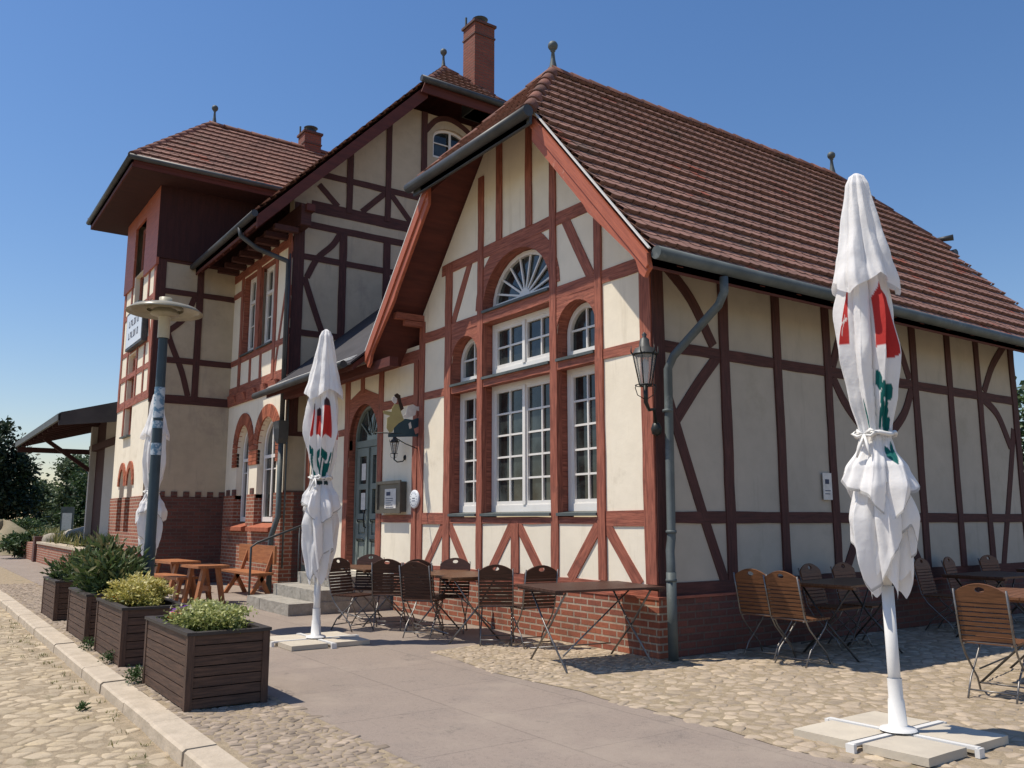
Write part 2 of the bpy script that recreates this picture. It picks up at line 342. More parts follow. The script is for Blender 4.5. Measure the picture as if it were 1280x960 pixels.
def ribbon(kind, par, plane, v, pts, w, proud=.014, m=None):
    m = m or (mTimD if par.get('dark') else mTim); proud += random.uniform(-.003, .003)
    pts = curve2(pts); b = M(); d = .08; U = 0; k0 = 0; rows = []
    for i, p in enumerate(pts):
        t = (pts[min(i+1, len(pts)-1)]-pts[max(i-1, 0)]).normalized(); n = Vector((-t.y, t.x)); L_, R_ = p+n*w/2, p-n*w/2
        for q, dd in ((L_, proud), (R_, proud), (R_, proud-d), (L_, proud-d)):
            b.v.append(Vector((q.x, v-dd, q.y)) if plane == 'Y' else Vector((v+dd, q.x, q.y)))
        rows.append(U); U += (pts[min(i+1, len(pts)-1)]-p).length
    for i in range(len(pts)-1):
        for k in range(4):
            a0 = 4*i+k; a1 = 4*i+(k+1) % 4; u0, u1 = rows[i], rows[i+1]
            b.face((a0, a1, a1+4, a0+4), ((u0, 0), (u0, .2), (u1, .2), (u1, 0)))
    e = 4*(len(pts)-1); b.face((3, 2, 1, 0)); b.face((e, e+1, e+2, e+3))
    o = b.build(kind, m or mTim, par)
    import bmesh
    bm = bmesh.new(); bm.from_mesh(o.data); bmesh.ops.recalc_face_normals(bm, faces=bm.faces); bm.to_mesh(o.data); bm.free()
    return o

def window(par, u0, u1, z0, z1, cols, rows, loc=(0,0,0), rz=0, split=False, rise=0, fan=False, fw=.065, sill=None, sash=None, name='window', m=None):
    """casement in local (x, z), facing -y; rz turns it. frame mesh is the part, panes are its sub-part"""
    m = m or mWhite; zs = z1-rise if rise else z1
    out = arch(u0, u1, z0, zs, rise) if rise else rect(u0, u1, z0, z1)
    inn = arch(u0+fw, u1-fw, z0+fw*1.25, zs, rise-fw) if rise else rect(u0+fw, u1-fw, z0+fw*1.4, z1-fw)
    f = plate(name, m, out, [inn], 'Y', 0, .07, par, loc=loc, rz=rz)
    if not rise or not fan:
        fi = .045   # casement sash inside the frame
        def halves():
            if split: c = (u0+u1)/2; return [(u0+fw, c-.012), (c+.012, u1-fw)]
            return [(u0+fw, u1-fw)]
        bm_ = M()
        def topz(u):
            if not rise: return z1-fw
            c = (u0+u1)/2; r = (u1-u0)/2-fw; k = max(0, 1-((u-c)/r)**2); return zs+(rise-fw)*math.sqrt(k)
        for a, b in halves():
            zb = z0+fw*1.4
            if not rise:
                bm_.box((a, .012, zb), (a+fi, .055, z1-fw)); bm_.box((b-fi, .012, zb), (b, .055, z1-fw))
                bm_.box((a+fi, .012, zb), (b-fi, .055, zb+fi*1.2)); bm_.box((a+fi, .012, z1-fw-fi), (b-fi, .055, z1-fw))
                c0, c1, d0, d1 = a+fi, b-fi, zb+fi*1.2, z1-fw-fi
            else: c0, c1, d0, d1 = a, b, zb, z1-fw
            nc = cols//2 if split else cols
            for i in range(1, nc): x = c0+(c1-c0)*i/nc; bm_.box((x-.013, .02, d0), (x+.013, .047, topz(x) if rise else d1))
            for i in range(1, rows):
                z = d0+(d1-d0)*i/rows
                if rise and z > zs:
                    c = (u0+u1)/2; r = ((u1-u0)/2-fw)*math.sqrt(max(0, 1-((z-zs)/(rise-fw))**2)); bm_.box((c-r, .0225, z-.013), (c+r, .0445, z+.013))
                else: bm_.box((c0, .0225, z-.013), (c1, .0445, z+.013))
        if split: c = (u0+u1)/2; bm_.box((c-.03, -.012, z0+fw*1.4+.002), (c+.03, .0115, topz(c)-.002))
        if sash: bm_.box((u0+fw, -.01, sash-.035), (u1-fw, .01, sash+.035)); 
        bm_.build('glazing_bar', m, f)
    else:
        c = (u0+u1)/2; b_ = M(); r = (u1-u0)/2-fw
        for i in range(1, 9):
            an = PI*i/9; b_.bar((c+.1*math.cos(an), .03, zs+.03+.1*math.sin(an)), (c+r*math.cos(an)*1.0, .03, zs+(rise-fw)*math.sin(an)*1.0), .028, .025, (0, 1, 0))
        b_.prism([(c+.14*math.cos(PI*i/12), .005, zs+.14*math.sin(PI*i/12)+.012) for i in range(13)], (0, .045, 0)); b_.build('glazing_bar', m, f)
    g = [(x, z) for x, z in (arch(u0+.03, u1-.03, z0+.03, zs, rise-.03) if rise else rect(u0+.03, u1-.03, z0+.03, z1-.03))]
    M().poly([(x, .05, z) for x, z in g]).build('pane', mGlass, f)
    if sill:
        M().prism([(u0-sill[0], -sill[1], z0-.025), (u0-sill[0], 0, z0-.003), (u0-sill[0], .06, z0-.003), (u0-sill[0], .06, z0-.055), (u0-sill[0], -sill[1], z0-.06)], (u1-u0+2*sill[0], 0, 0)).build('window_sill', sill[2] if len(sill) > 2 else mZinc, f)
    return f
def casing(par, out, hole, v, thick, m=None, plane='Y'): return plate('window_reveal', m or mTim, out, [hole], plane, v, thick, par)

def inflate(o, k):
    c = Vector((sum(p[0] for p in o)/len(o), sum(p[1] for p in o)/len(o)))
    return [(p[0]+(k if p[0] > c.x else -k), p[1]+(k if p[1] > c.y else -k)) for p in o]
# ---------------------------------------------------------------- gabled wing
RX, RZ, SL = -2.66, 7.98, 1.16
lowL, lowC, lowR = rect(-4.31, -3.56, 1.46, 3.33), rect(-3.44, -1.83, 1.46, 3.33), rect(-1.71, -.94, 1.46, 3.33)
upL, upC, upR = arch(-4.30, -3.57, 3.42, 3.78, .37), rect(-3.43, -1.84, 3.42, 4.24), arch(-1.70, -.95, 3.42, 3.78, .375)
fanO = arch(-3.43, -1.84, 4.40, 4.47, .69, 20)
W1 = plate('wall', mPla, [(-5.30, .62), (-.004, .62), (-.004, 4.66), (-1.36, 6.24), (-2.0, 7.0), (-3.32, 7.0), (-3.96, 6.24), (-5.30, 4.66)], [inflate(o, .008) for o in (lowL, lowC, lowR, upL, upC, upR, fanO)], 'Y', 0, .25, B)
for z, a, b in ((.68, -5.30, 0), (1.435, -4.49, -.82), (3.38, -5.14, -.02), (4.325, -5.14, -.02), (5.31, -4.62, -.70)):
    beam('timber_rail', W1, 'Y', 0, (a, z), (b, z), {.68: .15, 1.435: .085, 3.38: .125, 4.325: .16, 5.31: .17}[z], .016)
beam('timber_rail', W1, 'Y', 0, (-.82, 1.46), (-.16, 1.46), .17, .018); beam('timber_rail', W1, 'Y', 0, (-5.15, 1.46), (-4.48, 1.46), .17, .018)
for x, wd, a, b in ((-.085, .17, .76, 4.5), (-.88, .13, .76, 5.15), (-1.77, .135, .76, 6.35), (-2.30, .14, 5.39, 6.9), (-3.02, .14, 5.39, 6.9), (-3.50, .14, .76, 6.5), (-4.40, .18, .76, 5.35), (-5.22, .16, .76, 4.6)):
    beam('timber_post', W1, 'Y', 0, (x, a), (x, b), wd, .024)
beam('timber_post', W1, 'Y', 0, (-2.63, .76), (-2.63, 1.395), .17, .022)
for s in (-1, 1):
    for c in (-4.40, -2.63, -.88):
        e = .60 if not (c == -4.40 and s == -1) else .62
        beam('timber_brace', W1, 'Y', 0, (c+s*.05, 1.40), (c+s*e, .74), .145, .012)
    c = RX+s*1.14; beam('timber_brace', W1, 'Y', 0, (c, 5.26), (c+s*.50, 4.38), .145, .012)
# arched heads over the windows
for a, b, zs, r, top, pad in ((-4.31, -3.56, 3.78, .37, 4.25, 0), (-1.71, -.94, 3.78, .375, 4.25, 0)):
    pts = [(a, zs-.0), (a, top), (b, top), (b, zs)] + [((a+b)/2+(b-a)/2*math.cos(PI*i/12), zs+r*math.sin(PI*i/12)) for i in range(1, 12)]
    plate('timber_arch', mTim, pts, [], 'Y', -.014, .08, W1)
o_ = [(-2.635+1.0*math.cos(PI*i/18), min(4.47+.95*math.sin(PI*i/18), 5.3)) for i in range(19)]
i_ = [(-2.635+.795*math.cos(PI*(18-i)/18), 4.47+.69*math.sin(PI*(18-i)/18)) for i in range(19)]
plate('timber_arch', mTim, o_+i_, [], 'Y', -.011, .08, W1)
for o in (lowL, lowC, lowR, upL, upC, upR, fanO): casing(W1, inflate(o, .02), o, .004, .21, mSof if 0 else mTim)
SY = .15
for u0, u1, z0, z1, c, r, kw in ((-4.30, -3.57, 1.55, 3.33, 2, 5, {}), (-3.43, -1.84, 1.55, 3.33, 4, 5, dict(split=True)), (-1.70, -.95, 1.55, 3.33, 2, 5, {}),
        (-4.29, -3.58, 3.48, 4.14, 2, 2, dict(rise=.36)), (-3.42, -1.85, 3.48, 4.235, 4, 2, dict(split=True)), (-1.69, -.96, 3.48, 4.14, 2, 2, dict(rise=.365)), (-3.42, -1.85, 4.45, 5.15, 0, 0, dict(rise=.68, fan=True))):
    window(B, u0, u1, z0, z1, c, r, loc=(0, SY, 0), sill=(0.004, .20, mZinc), **kw)
# side wall facing the terrace
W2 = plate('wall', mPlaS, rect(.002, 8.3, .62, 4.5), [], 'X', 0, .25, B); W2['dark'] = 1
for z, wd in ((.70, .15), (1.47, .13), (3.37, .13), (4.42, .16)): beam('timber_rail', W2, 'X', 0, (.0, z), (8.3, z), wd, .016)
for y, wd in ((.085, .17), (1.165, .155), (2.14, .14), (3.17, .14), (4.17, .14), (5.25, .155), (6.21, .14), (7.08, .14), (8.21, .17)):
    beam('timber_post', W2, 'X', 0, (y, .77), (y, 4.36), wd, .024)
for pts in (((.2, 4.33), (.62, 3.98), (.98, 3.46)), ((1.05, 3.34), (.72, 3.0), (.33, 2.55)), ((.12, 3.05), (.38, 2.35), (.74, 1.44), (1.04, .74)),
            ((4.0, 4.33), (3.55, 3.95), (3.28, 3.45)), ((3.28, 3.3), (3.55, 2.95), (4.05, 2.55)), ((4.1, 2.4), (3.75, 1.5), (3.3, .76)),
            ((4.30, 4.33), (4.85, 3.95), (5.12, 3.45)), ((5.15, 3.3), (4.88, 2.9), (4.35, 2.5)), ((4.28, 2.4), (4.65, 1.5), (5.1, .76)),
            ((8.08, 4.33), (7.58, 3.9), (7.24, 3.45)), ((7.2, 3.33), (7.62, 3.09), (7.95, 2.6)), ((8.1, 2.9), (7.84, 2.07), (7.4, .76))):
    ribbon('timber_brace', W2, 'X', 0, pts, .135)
plate('wall', mPla, [(-5.3, .0), (-.004, .0), (-.004, 4.66), (-1.36, 6.24), (-2.0, 7.0), (-3.32, 7.0), (-3.96, 6.24), (-5.30, 4.66)], [], 'Y', 8.05, .25, B)
# brick plinth
M().box((-5.98, -.045, -.1), (.045, .2, .605)).build('brick_base', mBrick, B)
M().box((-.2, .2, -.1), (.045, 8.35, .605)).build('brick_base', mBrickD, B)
M().box((-5.98, -.055, .607), (.055, .19, .635)).box((-.19, .19, .607), (.055, 8.36, .635)).build('plinth_cap', mTim, B)

# ---------------------------------------------------------------- tiles
def tiles(par, O, A, U, lenU, lo, hi, tw=.165, course=.285, name='roof', m=None, seed=1):
    """double-lap plain tiles with rounded ends. O origin on the eave line, A unit along the eave, U unit up the slope; lo(s), hi(s) trim each course"""
    rnd = random.Random(seed); O, A, U = Vector(O), Vector(A).normalized(), Vector(U).normalized(); Nn = A.cross(U).normalized()
    if Nn.z < 0: Nn = -Nn
    b = M(); n = int(lenU/course)+1
    for k in range(n):
        for lay in (0, 1):
            s0 = k*course + (.095 if lay else -.04); s1 = min(s0+course*1.15, lenU)
            if s0 > lenU-.03: continue
            h0 = .080+.024*lay; h1 = .022 if not lay else .038
            L0, H0 = lo(max(s0, 0)), hi(max(s0, 0)); L1, H1 = lo(s1), hi(s1)
            x = min(L0, L1) - rnd.random()*.02 - (tw/2 if (k+lay) % 2 else 0)
            while x < max(H0, H1):
                xa, xb = x+.003, x+tw-.003; x += tw
                a0, b0_ = max(xa, L0), min(xb, H0); a1, b1 = max(xa, L1), min(xb, H1)
                if b0_-a0 < .02 and b1-a1 < .02: continue
                if b0_ < a0: a0 = b0_ = (a0+b0_)/2
                if b1 < a1: a1 = b1 = (a1+b1)/2
                dh = rnd.uniform(-.002, .003); ds = rnd.uniform(-.003, .003); cut = .020
                wd = b0_-a0
                bot = [(a0, s0+cut), (a0+wd*.25, s0+.006), (a0+wd*.5, s0), (a0+wd*.75, s0+.006), (b0_, s0+cut)] if wd > .1 else [(a0, s0+.01), (b0_, s0+.01)]
                P = [O+A*p+U*(q+ds)+Nn*(h0+dh) for p, q in bot]; top = [O+A*b1+U*s1+Nn*(h1+dh), O+A*a1+U*s1+Nn*(h1+dh)]
                t = rnd.gauss(.5, .22); sl_ = rnd.random() < .012; ds -= .05*sl_; dh += .012*sl_; dh += .010*math.sin(x*.9+k*.35); t = max(0, min(1, t)); k0 = b.add(P+top); nn = len(P); b.face(range(k0, k0+nn+2), None, t)
                kk = b.add([p-Nn*.042 for p in P])
                for i in range(nn-1): b.face((k0+i+1, k0+i, kk+i, kk+i+1), None, 0)
    return b.build(name, m or mTile, par)
def ridge(par, p, q, r=.10, step=.36, m=None):
    p, q = Vector(p), Vector(q); d = (q-p); L_ = d.length; d.normalize(); side = d.cross(Vector((0,0,1))).normalized(); up = side.cross(d)
    b = M(); n = max(1, int(L_/step)); st = L_/n
    for k in range(n):
        t = random.random(); a0 = p+d*(k*st-.03); a1 = p+d*((k+1)*st)
        for c, rr in ((a0, r*1.12), (a1, r*.92)):
            for i in range(9): an = PI*i/8-.0; b.v.append(c+side*math.cos(an)*rr+up*(math.sin(an)*rr-.03))
        k0 = len(b.v)-18
        for i in range(8): b.face((k0+i, k0+9+i, k0+10+i, k0+1+i), None, t, True)
        b.face([k0+i for i in range(9)], None, t*.4)
    return b.build('ridge_tiles', m or mTileR, par)
def finial(par, c, h=.42, r=.076):
    x, y, z = c
    pr = [(.07, -.05), (.055, .03), (.036, .3*h), (.024, h*.62), (.04, h*.64), (.03, h*.66)]
    pr += [(max(.005, r*math.sin(PI*i/10)), h*.66+r*(1-math.cos(PI*i/10))) for i in range(1, 10)] + [(.0, h*.66+2*r)]
    return M().lathe(pr, 16, c).build('roof_finial', mZinc, par)

# wing roof: decks
EX = 3.30; ez = RZ-SL*EX; HZ = 6.42; HX = (RZ-HZ)/SL
F0, F1 = -.60, 8.90; HF0, HF1 = -.76, 9.06; R0, R1 = .69, 7.61
def deck(par, pts, drop=.11, name='roof_deck'):
    P = [Vector(p) for p in pts]; return M().prism([p-Vector((0,0,.035)) for p in P], (0, 0, -drop)).build(name, mSof, par)
for s in (-1, 1):
    deck(B, [(RX+s*EX, F0, ez), (RX+s*EX, F1, ez), (RX+s*HX, F1, HZ), (RX+.001*s, R1, RZ), (RX+.001*s, R0, RZ), (RX+s*HX, F0, HZ)])
    U = Vector((-s, 0, SL)).normalized(); LU = EX*math.sqrt(1+SL*SL)
    def lo(q, s=s):
        dx = EX-q/math.sqrt(1+SL*SL)
        return F0-.03 if dx > HX else HF0+(R0-HF0)*(HX-dx)/HX
    def hi(q, s=s):
        dx = EX-q/math.sqrt(1+SL*SL)
        return F1+.03 if dx > HX else HF1-(HF1-R1)*(HX-dx)/HX
    tiles(B, (RX+s*EX, 0, ez), (0, 1, 0), U, LU, lo, hi, seed=3+s)
for y0, y1, sg in ((HF0, R0, 1), (HF1, R1, -1)):
    run = abs(y1-y0); sl = (RZ-HZ)/run; LU = run*math.sqrt(1+sl*sl)
    deck(B, [(RX-HX, y0, HZ), (RX+HX, y0, HZ), (RX, y1, RZ)])
    lo = lambda q, LU=LU: RX-HX*(1-q/LU); hi = lambda q, LU=LU: RX+HX*(1-q/LU)
    tiles(B, (0, y0, HZ), (1, 0, 0), (0, sg, sl), LU, lo, hi, seed=9)
    for s in (-1, 1): ridge(B, (RX+s*(HX), y0+sg*.02, HZ+.05), (RX, y1, RZ+.06))
    M().tube([(RX-HX-.28, y0-sg*.06, HZ-.03), (RX+HX+.12, y0-sg*.06, HZ-.03)], .075, 12).build('gutter', mZincD, B)
    M().box((RX-HX-.22, min(y0-sg*.0, y0+sg*.04), HZ-.16), (RX+HX+.06, max(y0, y0+sg*.04), HZ+.02)).build('fascia_board', mZincD, B)
ridge(B, (RX, R0, RZ+.06), (RX, R1, RZ+.06)); finial(B, (RX, R0+.02, RZ+.12)); finial(B, (RX, R1-.05, RZ+.12))
def grain(o, s):
    c, k = 1/math.sqrt(1+SL*SL), SL/math.sqrt(1+SL*SL)
    for l in o.data.uv_layers[0].data: u, v = l.uv; l.uv = (s*u*c-v*k, s*u*k+v*c)
# barge boards with their ornamental feet
for y, sg in ((F0, 1), (F1, -1)):
    for s in (-1, 1):
        def q(dx, dz): return (RX+s*dx, RZ-SL*dx-dz)
        top0, bot0 = HX-.04, EX-.02
        o = [q(top0, .03), q(bot0, .03), q(bot0+.03, .16), q(bot0-.02, .26), q(bot0-.05, .34), q(bot0-.12, .36), q(bot0-.17, .27), q(bot0-.25, .27), q(2.35, .40), q(2.28, .37), q(top0, .37)]
        a = plate('barge_board', mVer, o, [], 'Y', y-.05 if sg == 1 else y, .05, B); grain(a, s)
        o2 = [q(top0, .02), q(bot0+.02, .02), q(bot0+.03, .13), q(bot0-.0, .20), q(top0, .20)]
        grain(plate('barge_board', mVer, o2, [], 'Y', y-.075 if sg == 1 else y+.05, .024, B), s)
        p0, p1 = q(top0, -.05), q(bot0+.04, -.05)
        M().bar((p0[0], y-sg*.05, p0[1]), (p1[0], y-sg*.05, p1[1]), .03, .015, (0, 0, 1)).build('verge_flashing', mWhite, B)
        # purlin ends that carry the overhang
        for dx in ((1.96,) if s == 1 else (2.58,)):
            x, z = RX+s*dx, RZ-SL*dx-.33
            if sg == 1: M().bar((x, .05, z), (x, -.50, z), .11, .10).bar((x, -.02, z-.10), (x, -.34, z-.10), .09, .08).build('purlin_end', mTim, B)
# eaves gutters and downpipe of the wing
for s in (-1, 1):
    x = RX+s*(EX+.09); g = M().tube([(x, F0-.03, ez-.03), (x, F1, ez-.05)], .070, 12); g.build('gutter', mZinc, B)
    M().box((min(RX+s*(EX-.02), RX+s*EX), F0, ez-.17), (max(RX+s*(EX-.02), RX+s*EX), F1, ez-.02)).build('fascia_board', mSof, B)
    for k in range(14): y = -.2+k*.66; M().bar((RX+s*(EX-.03), y, ez-.12), (RX+s*2.62, y, ez-.12+SL*(.65)), .09, .10).build('rafter_end', mSof, B) if s == 1 else None
dp = [(.74, .36, 4.02), (.74, .36, 3.86), (.68, .33, 3.72), (.19, .13, 3.22), (.13, .10, 3.08), (.12, .09, 1.25), (.135, .05, 1.12), (.17, .02, .98), (.18, .01, .85), (.18, .01, .0)]
d_ = M().tube([Vector(p) for p in dp], .047, 12).build('downpipe', mZinc, B)
M().tube([(.18, .01, .9), (.18, .01, .0)], .054, 12).build('downpipe_foot', mZinc, d_)
for z in (2.6, 1.3, .8): c = (.12, .09, z) if z > 1 else (.18, .01, z); M().lathe([(.048, 0), (.06, .005), (.06, .03), (.048, .035)], 12, c).build('pipe_clamp', mZinc, d_)

# ---------------------------------------------------------------- entrance section
doorO = arch(-7.95, -6.76, .50, 2.88, .62)
W3 = plate('wall', mPla, rect(-10.13, -5.302, .55, 4.25), [inflate(doorO, .008)], 'Y', .0, .25, B)
for x, wd in ((-9.9, .15), (-8.05, .19), (-6.66, .17), (-5.40, .15)): beam('timber_post', W3, 'Y', 0, (x, .6), (x, 4.0), wd, .024)
for z, a, b, wd in ((4.08, -10.1, -5.31, .2), (3.37, -6.6, -5.46, .15), (1.46, -6.58, -5.46, .12), (3.05, -9.9, -8.1, .12), (.68, -6.58, -5.3, .15)): beam('timber_rail', W3, 'Y', 0, (a, z), (b, z), wd, .016)
beam('timber_post', W3, 'Y', 0, (-7.42, 3.7), (-7.42, 4.0), .14, .02)
pts = [(-8.1, 2.7), (-8.1, 3.58), (-7.42, 3.80), (-6.62, 3.56), (-6.62, 2.7), (-6.76, 2.7), (-6.76, 2.88)] + [(-7.355+.595*math.cos(PI*i/14), 2.88+.62*math.sin(PI*i/14)) for i in range(1, 14)] + [(-7.95, 2.88), (-7.95, 2.7)]
plate('timber_arch', mTim, pts, [], 'Y', -.013, .08, W3)
casing(B, inflate(doorO, .02), doorO, .003, .22)
DY = .12
dr = plate('door_frame', mDoor, arch(-7.94, -6.77, .55, 2.88, .61), [rect(-7.89, -6.82, .56, 2.74), arch(-7.88, -6.83, 2.86, 2.90, .54)], 'Y', DY, .08, B)
M().poly([(x, DY+.05, z) for x, z in arch(-7.9, -6.81, 2.84, 2.88, .57)]).build('pane', mGlass, dr)
for i in range(1, 5): an = PI*i/5; M().bar((-7.355+.1*math.cos(an), DY+.03, 2.9+.1*math.sin(an)), (-7.355+.52*math.cos(an), DY+.03, 2.88+.54*math.sin(an)), .022, .02, (0, 1, 0)).build('glazing_bar', mDoor, dr)
for a, b in ((-7.885, -7.36), (-7.35, -6.825)):
    g1, g2 = rect(a+.12, b-.12, 1.55, 1.98), rect(a+.12, b-.12, 2.08, 2.58); p1, p2 = rect(a+.12, b-.12, .72, 1.08), rect(a+.12, b-.12, 1.18, 1.42)
    lf = plate('door', mDoor, rect(a, b, .57, 2.73), [g1, g2, p1, p2], 'Y', DY+.015, .05, B)
    M().poly([(x, DY+.05, z) for x, z in rect(a+.1, b-.1, 1.5, 2.62)]).build('pane', mGlass, lf)
    for q in (p1, p2):
        (x0, z0), (x1, z1) = q[0], q[2]; k = M().box((x0, DY+.045, z0), (x1, DY+.06, z1)); k.box((x0+.04, DY+.02, z0+.04), (x1-.04, DY+.045, z1-.04)); k.build('door_panel', mDoor, lf)
        M().tube([(x0+.01, DY-.0, z1-.02), (x0+.03, DY-.02, z1+.02), (x1-.03, DY-.02, z1+.02), (x1-.01, DY, z1-.02)], .012, 6).build('door_moulding', mIron, lf)
M().box((-7.375, DY-.015, .58), (-7.335, DY+.012, 2.72)).build('door_moulding', mDoor, dr)
M().tube([(-7.40, DY-.0, 1.62), (-7.40, DY-.05, 1.60), (-7.40, DY-.055, 1.45), (-7.40, DY-.05, 1.32), (-7.40, DY, 1.30)], .012, 6).build('door_handle', mIron, dr)
for z0, z1 in ((2.15, 2.45), (1.62, 1.92)): M().box((-7.72, DY+.036, z0), (-7.55, DY+.042, z1)).build('notice', mPaper, dr)
# lean-to roof over the entrance
py0, pz0, psl = -.86, 3.99, .83
M().prism([(-10.10, py0, pz0-.04), (-5.98, py0, pz0-.04), (-5.98, 2.4, pz0-.04+psl*(2.4-py0)), (-10.10, 2.4, pz0-.04+psl*(2.4-py0))], (0, 0, -.1)).build('roof_deck', mSof, B)
mSlate = mat('dark bitumen roof', (.05,.048,.055), (.035,.034,.04), 2, .7, .3, 10, uv=False)
M().prism([(-10.11, py0-.06, pz0-.06), (-5.96, py0-.06, pz0-.06), (-5.96, 2.4, pz0+.0+psl*(2.4-py0)), (-10.11, 2.4, pz0+psl*(2.4-py0))], (0, 0, .035)).build('roof', mSlate, B)
M().tube([(-10.42, py0-.14, pz0-.07), (-6.05, py0-.14, pz0-.05)], .062, 12).build('gutter', mZincD, B)
for dz in (.05, .10, .15): M().tube([(-10.2, py0-.05+dz*.8, pz0+dz*.66+.01), (-6.0, py0-.05+dz*.8, pz0+dz*.66+.01)], .008, 5).build('roof_cable', mWMet, B)
M().box((-10.1, -.55, 3.85), (-5.3, -.40, 4.0)).build('eaves_beam', mSof, B)

# ---------------------------------------------------------------- main block
MX, MY = -10.13, -.44; TX, TY, TL = -13.95, -2.27, -17.5
aw = [arch(-13.15, -12.25, 1.36, 2.95, .62), arch(-11.72, -10.55, 1.36, 2.95, .66)]
uw = rect(-13.2, -11.05, 5.22, 7.12)
def notched(x0, x1, zb, zt, gaps, top):
    """wall outline whose lower (top=False) or upper edge is cut by openings; gaps = (a, b, curve points from a to b)"""
    low = [(x0, zb)]; 
    if not top:
        for a, b, c in gaps: low += [(a, zb)] + c + [(b, zb)]
        return low + [(x1, zb), (x1, zt), (x0, zt)]
    up = [(x1, zb), (x1, zt)]
    for a, b, c in gaps[::-1]: up += [(b, zt), (b, c), (a, c), (a, zt)]
    return low + up + [(x0, zt)]
def arc(a, b, zs, r): return [((a+b)/2-(b-a)/2*math.cos(PI*i/14), zs+r*math.sin(PI*i/14)) for i in range(15)]
W4 = plate('wall', mPla, notched(TX, MX-.001, 1.9, 7.75, [(-13.15, -12.25, arc(-13.15, -12.25, 2.95, .62)), (-11.72, -10.55, arc(-11.72, -10.55, 2.95, .66))], False), [uw], 'Y', MY, .25, B)
W4b = plate('brick_base', mBrick, notched(TX, MX+.04, -.1, 1.985, [(-13.15, -12.25, 1.3), (-11.72, -10.55, 1.3)], True), [], 'Y', MY-.03, .26, B)
teeth = M()
for k in range(9):
    x = MX-.08-k*.42
    if not (-13.15 < x < -12.25 or -11.72 < x-.1 < -10.5): teeth.box((x-.17, MY-.03, 1.985), (x+.03, MY+.01, 2.12))
for k in range(7): y = -2.2+k*.27; teeth.box((TX-.01, y, 1.95), (TX+.03, y+.13, 2.08))
teeth.build('brick_teeth', mBrickD, B)
for i, (a, b, zs, r) in enumerate(((-13.15, -12.25, 2.95, .62), (-11.72, -10.55, 2.95, .66))):
    c = (a+b)/2; R_ = (b-a)/2; rg = M()
    for k in range(22):
        a0, a1 = PI*k/22+.008, PI*(k+1)/22-.008; t = random.random()
        rg.prism([(c+(R_+q)*math.cos(an), MY-.035, zs+(r+q)*math.sin(an)) for an, q in ((a0, 0), (a0, .27), (a1, .27), (a1, 0))], (0, .1, 0), t)
    for side in (-1, 1):
        for k in range(4): z = zs-.08-k*.08; rg.box((c+side*(R_+.135)-.135, MY-.034, z), (c+side*(R_+.135)+.135, MY+.05, z+.07), random.random())
    rg.build('brick_arch', mBrickS, B)
    w_ = [(p[0], p[1]) for p in arch(a, b, 1.36, zs, r)]
    casing(B, inflate(w_, .001), [(p[0]*.9999, p[1]) for p in w_], MY+.2, .02) if 0 else None
    window(B, a+.03, b-.03, 1.40, zs+r-.02, 2, 2, loc=(0, MY+.13, 0), rise=r-.02, split=True, fw=.08, sash=2.78)
    M().prism([(a-.12, MY-.16, 1.20), (a-.12, MY-.16, 1.28), (a-.12, MY+.12, 1.37), (a-.12, MY+.12, 1.20)], (b-a+.24, 0, 0)).build('window_sill', mBrickS, B)
M().prism([(TX, MY-.04, 4.10), (TX, MY-.06, 4.36), (TX, MY+.05, 4.36), (TX, MY+.05, 4.10)], (MX-TX+.03, 0, 0)).build('jetty_beam', mTim, W4)
for k in range(5): x = -13.4+k*.72; M().prism([(x, MY-.13, 4.32), (x, MY+.0, 4.32), (x, MY, 4.12), (x, MY-.05, 4.14)], (.11, 0, 0)).build('jetty_bracket', mTim, W4)
for z, a, b, wd in ((4.46, TX, MX, .16), (5.14, TX, MX, .13), (6.8, TX, -13.2, .13), (7.25, TX, MX, .2)): beam('timber_rail', W4, 'Y', MY, (a, z), (b, z), wd, .016)
for x, wd, a, b in ((-13.28, .16, 4.4, 7.2), (-12.15, .24, 5.2, 7.2), (-10.98, .15, 4.4, 7.2), (-10.22, .18, 4.4, 7.6), (-12.5, .1, 4.5, 5.1), (-11.8, .1, 4.5, 5.1)): beam('timber_post', W4, 'Y', MY, (x, a), (x, b), wd, .024)
beam('timber_brace', W4, 'Y', MY, (-10.9, 4.5), (-10.3, 6.6), .1, .012)
casing(W4, inflate(uw, .03), inflate(uw, -.008), MY+.003, .25)
for a, b in ((-13.16, -12.27), (-12.03, -11.09)): window(B, a, b, 5.27, 7.10, 2, 3, loc=(0, MY+.13, 0), split=True, sill=(.02, .19), fw=.06, sash=6.5)
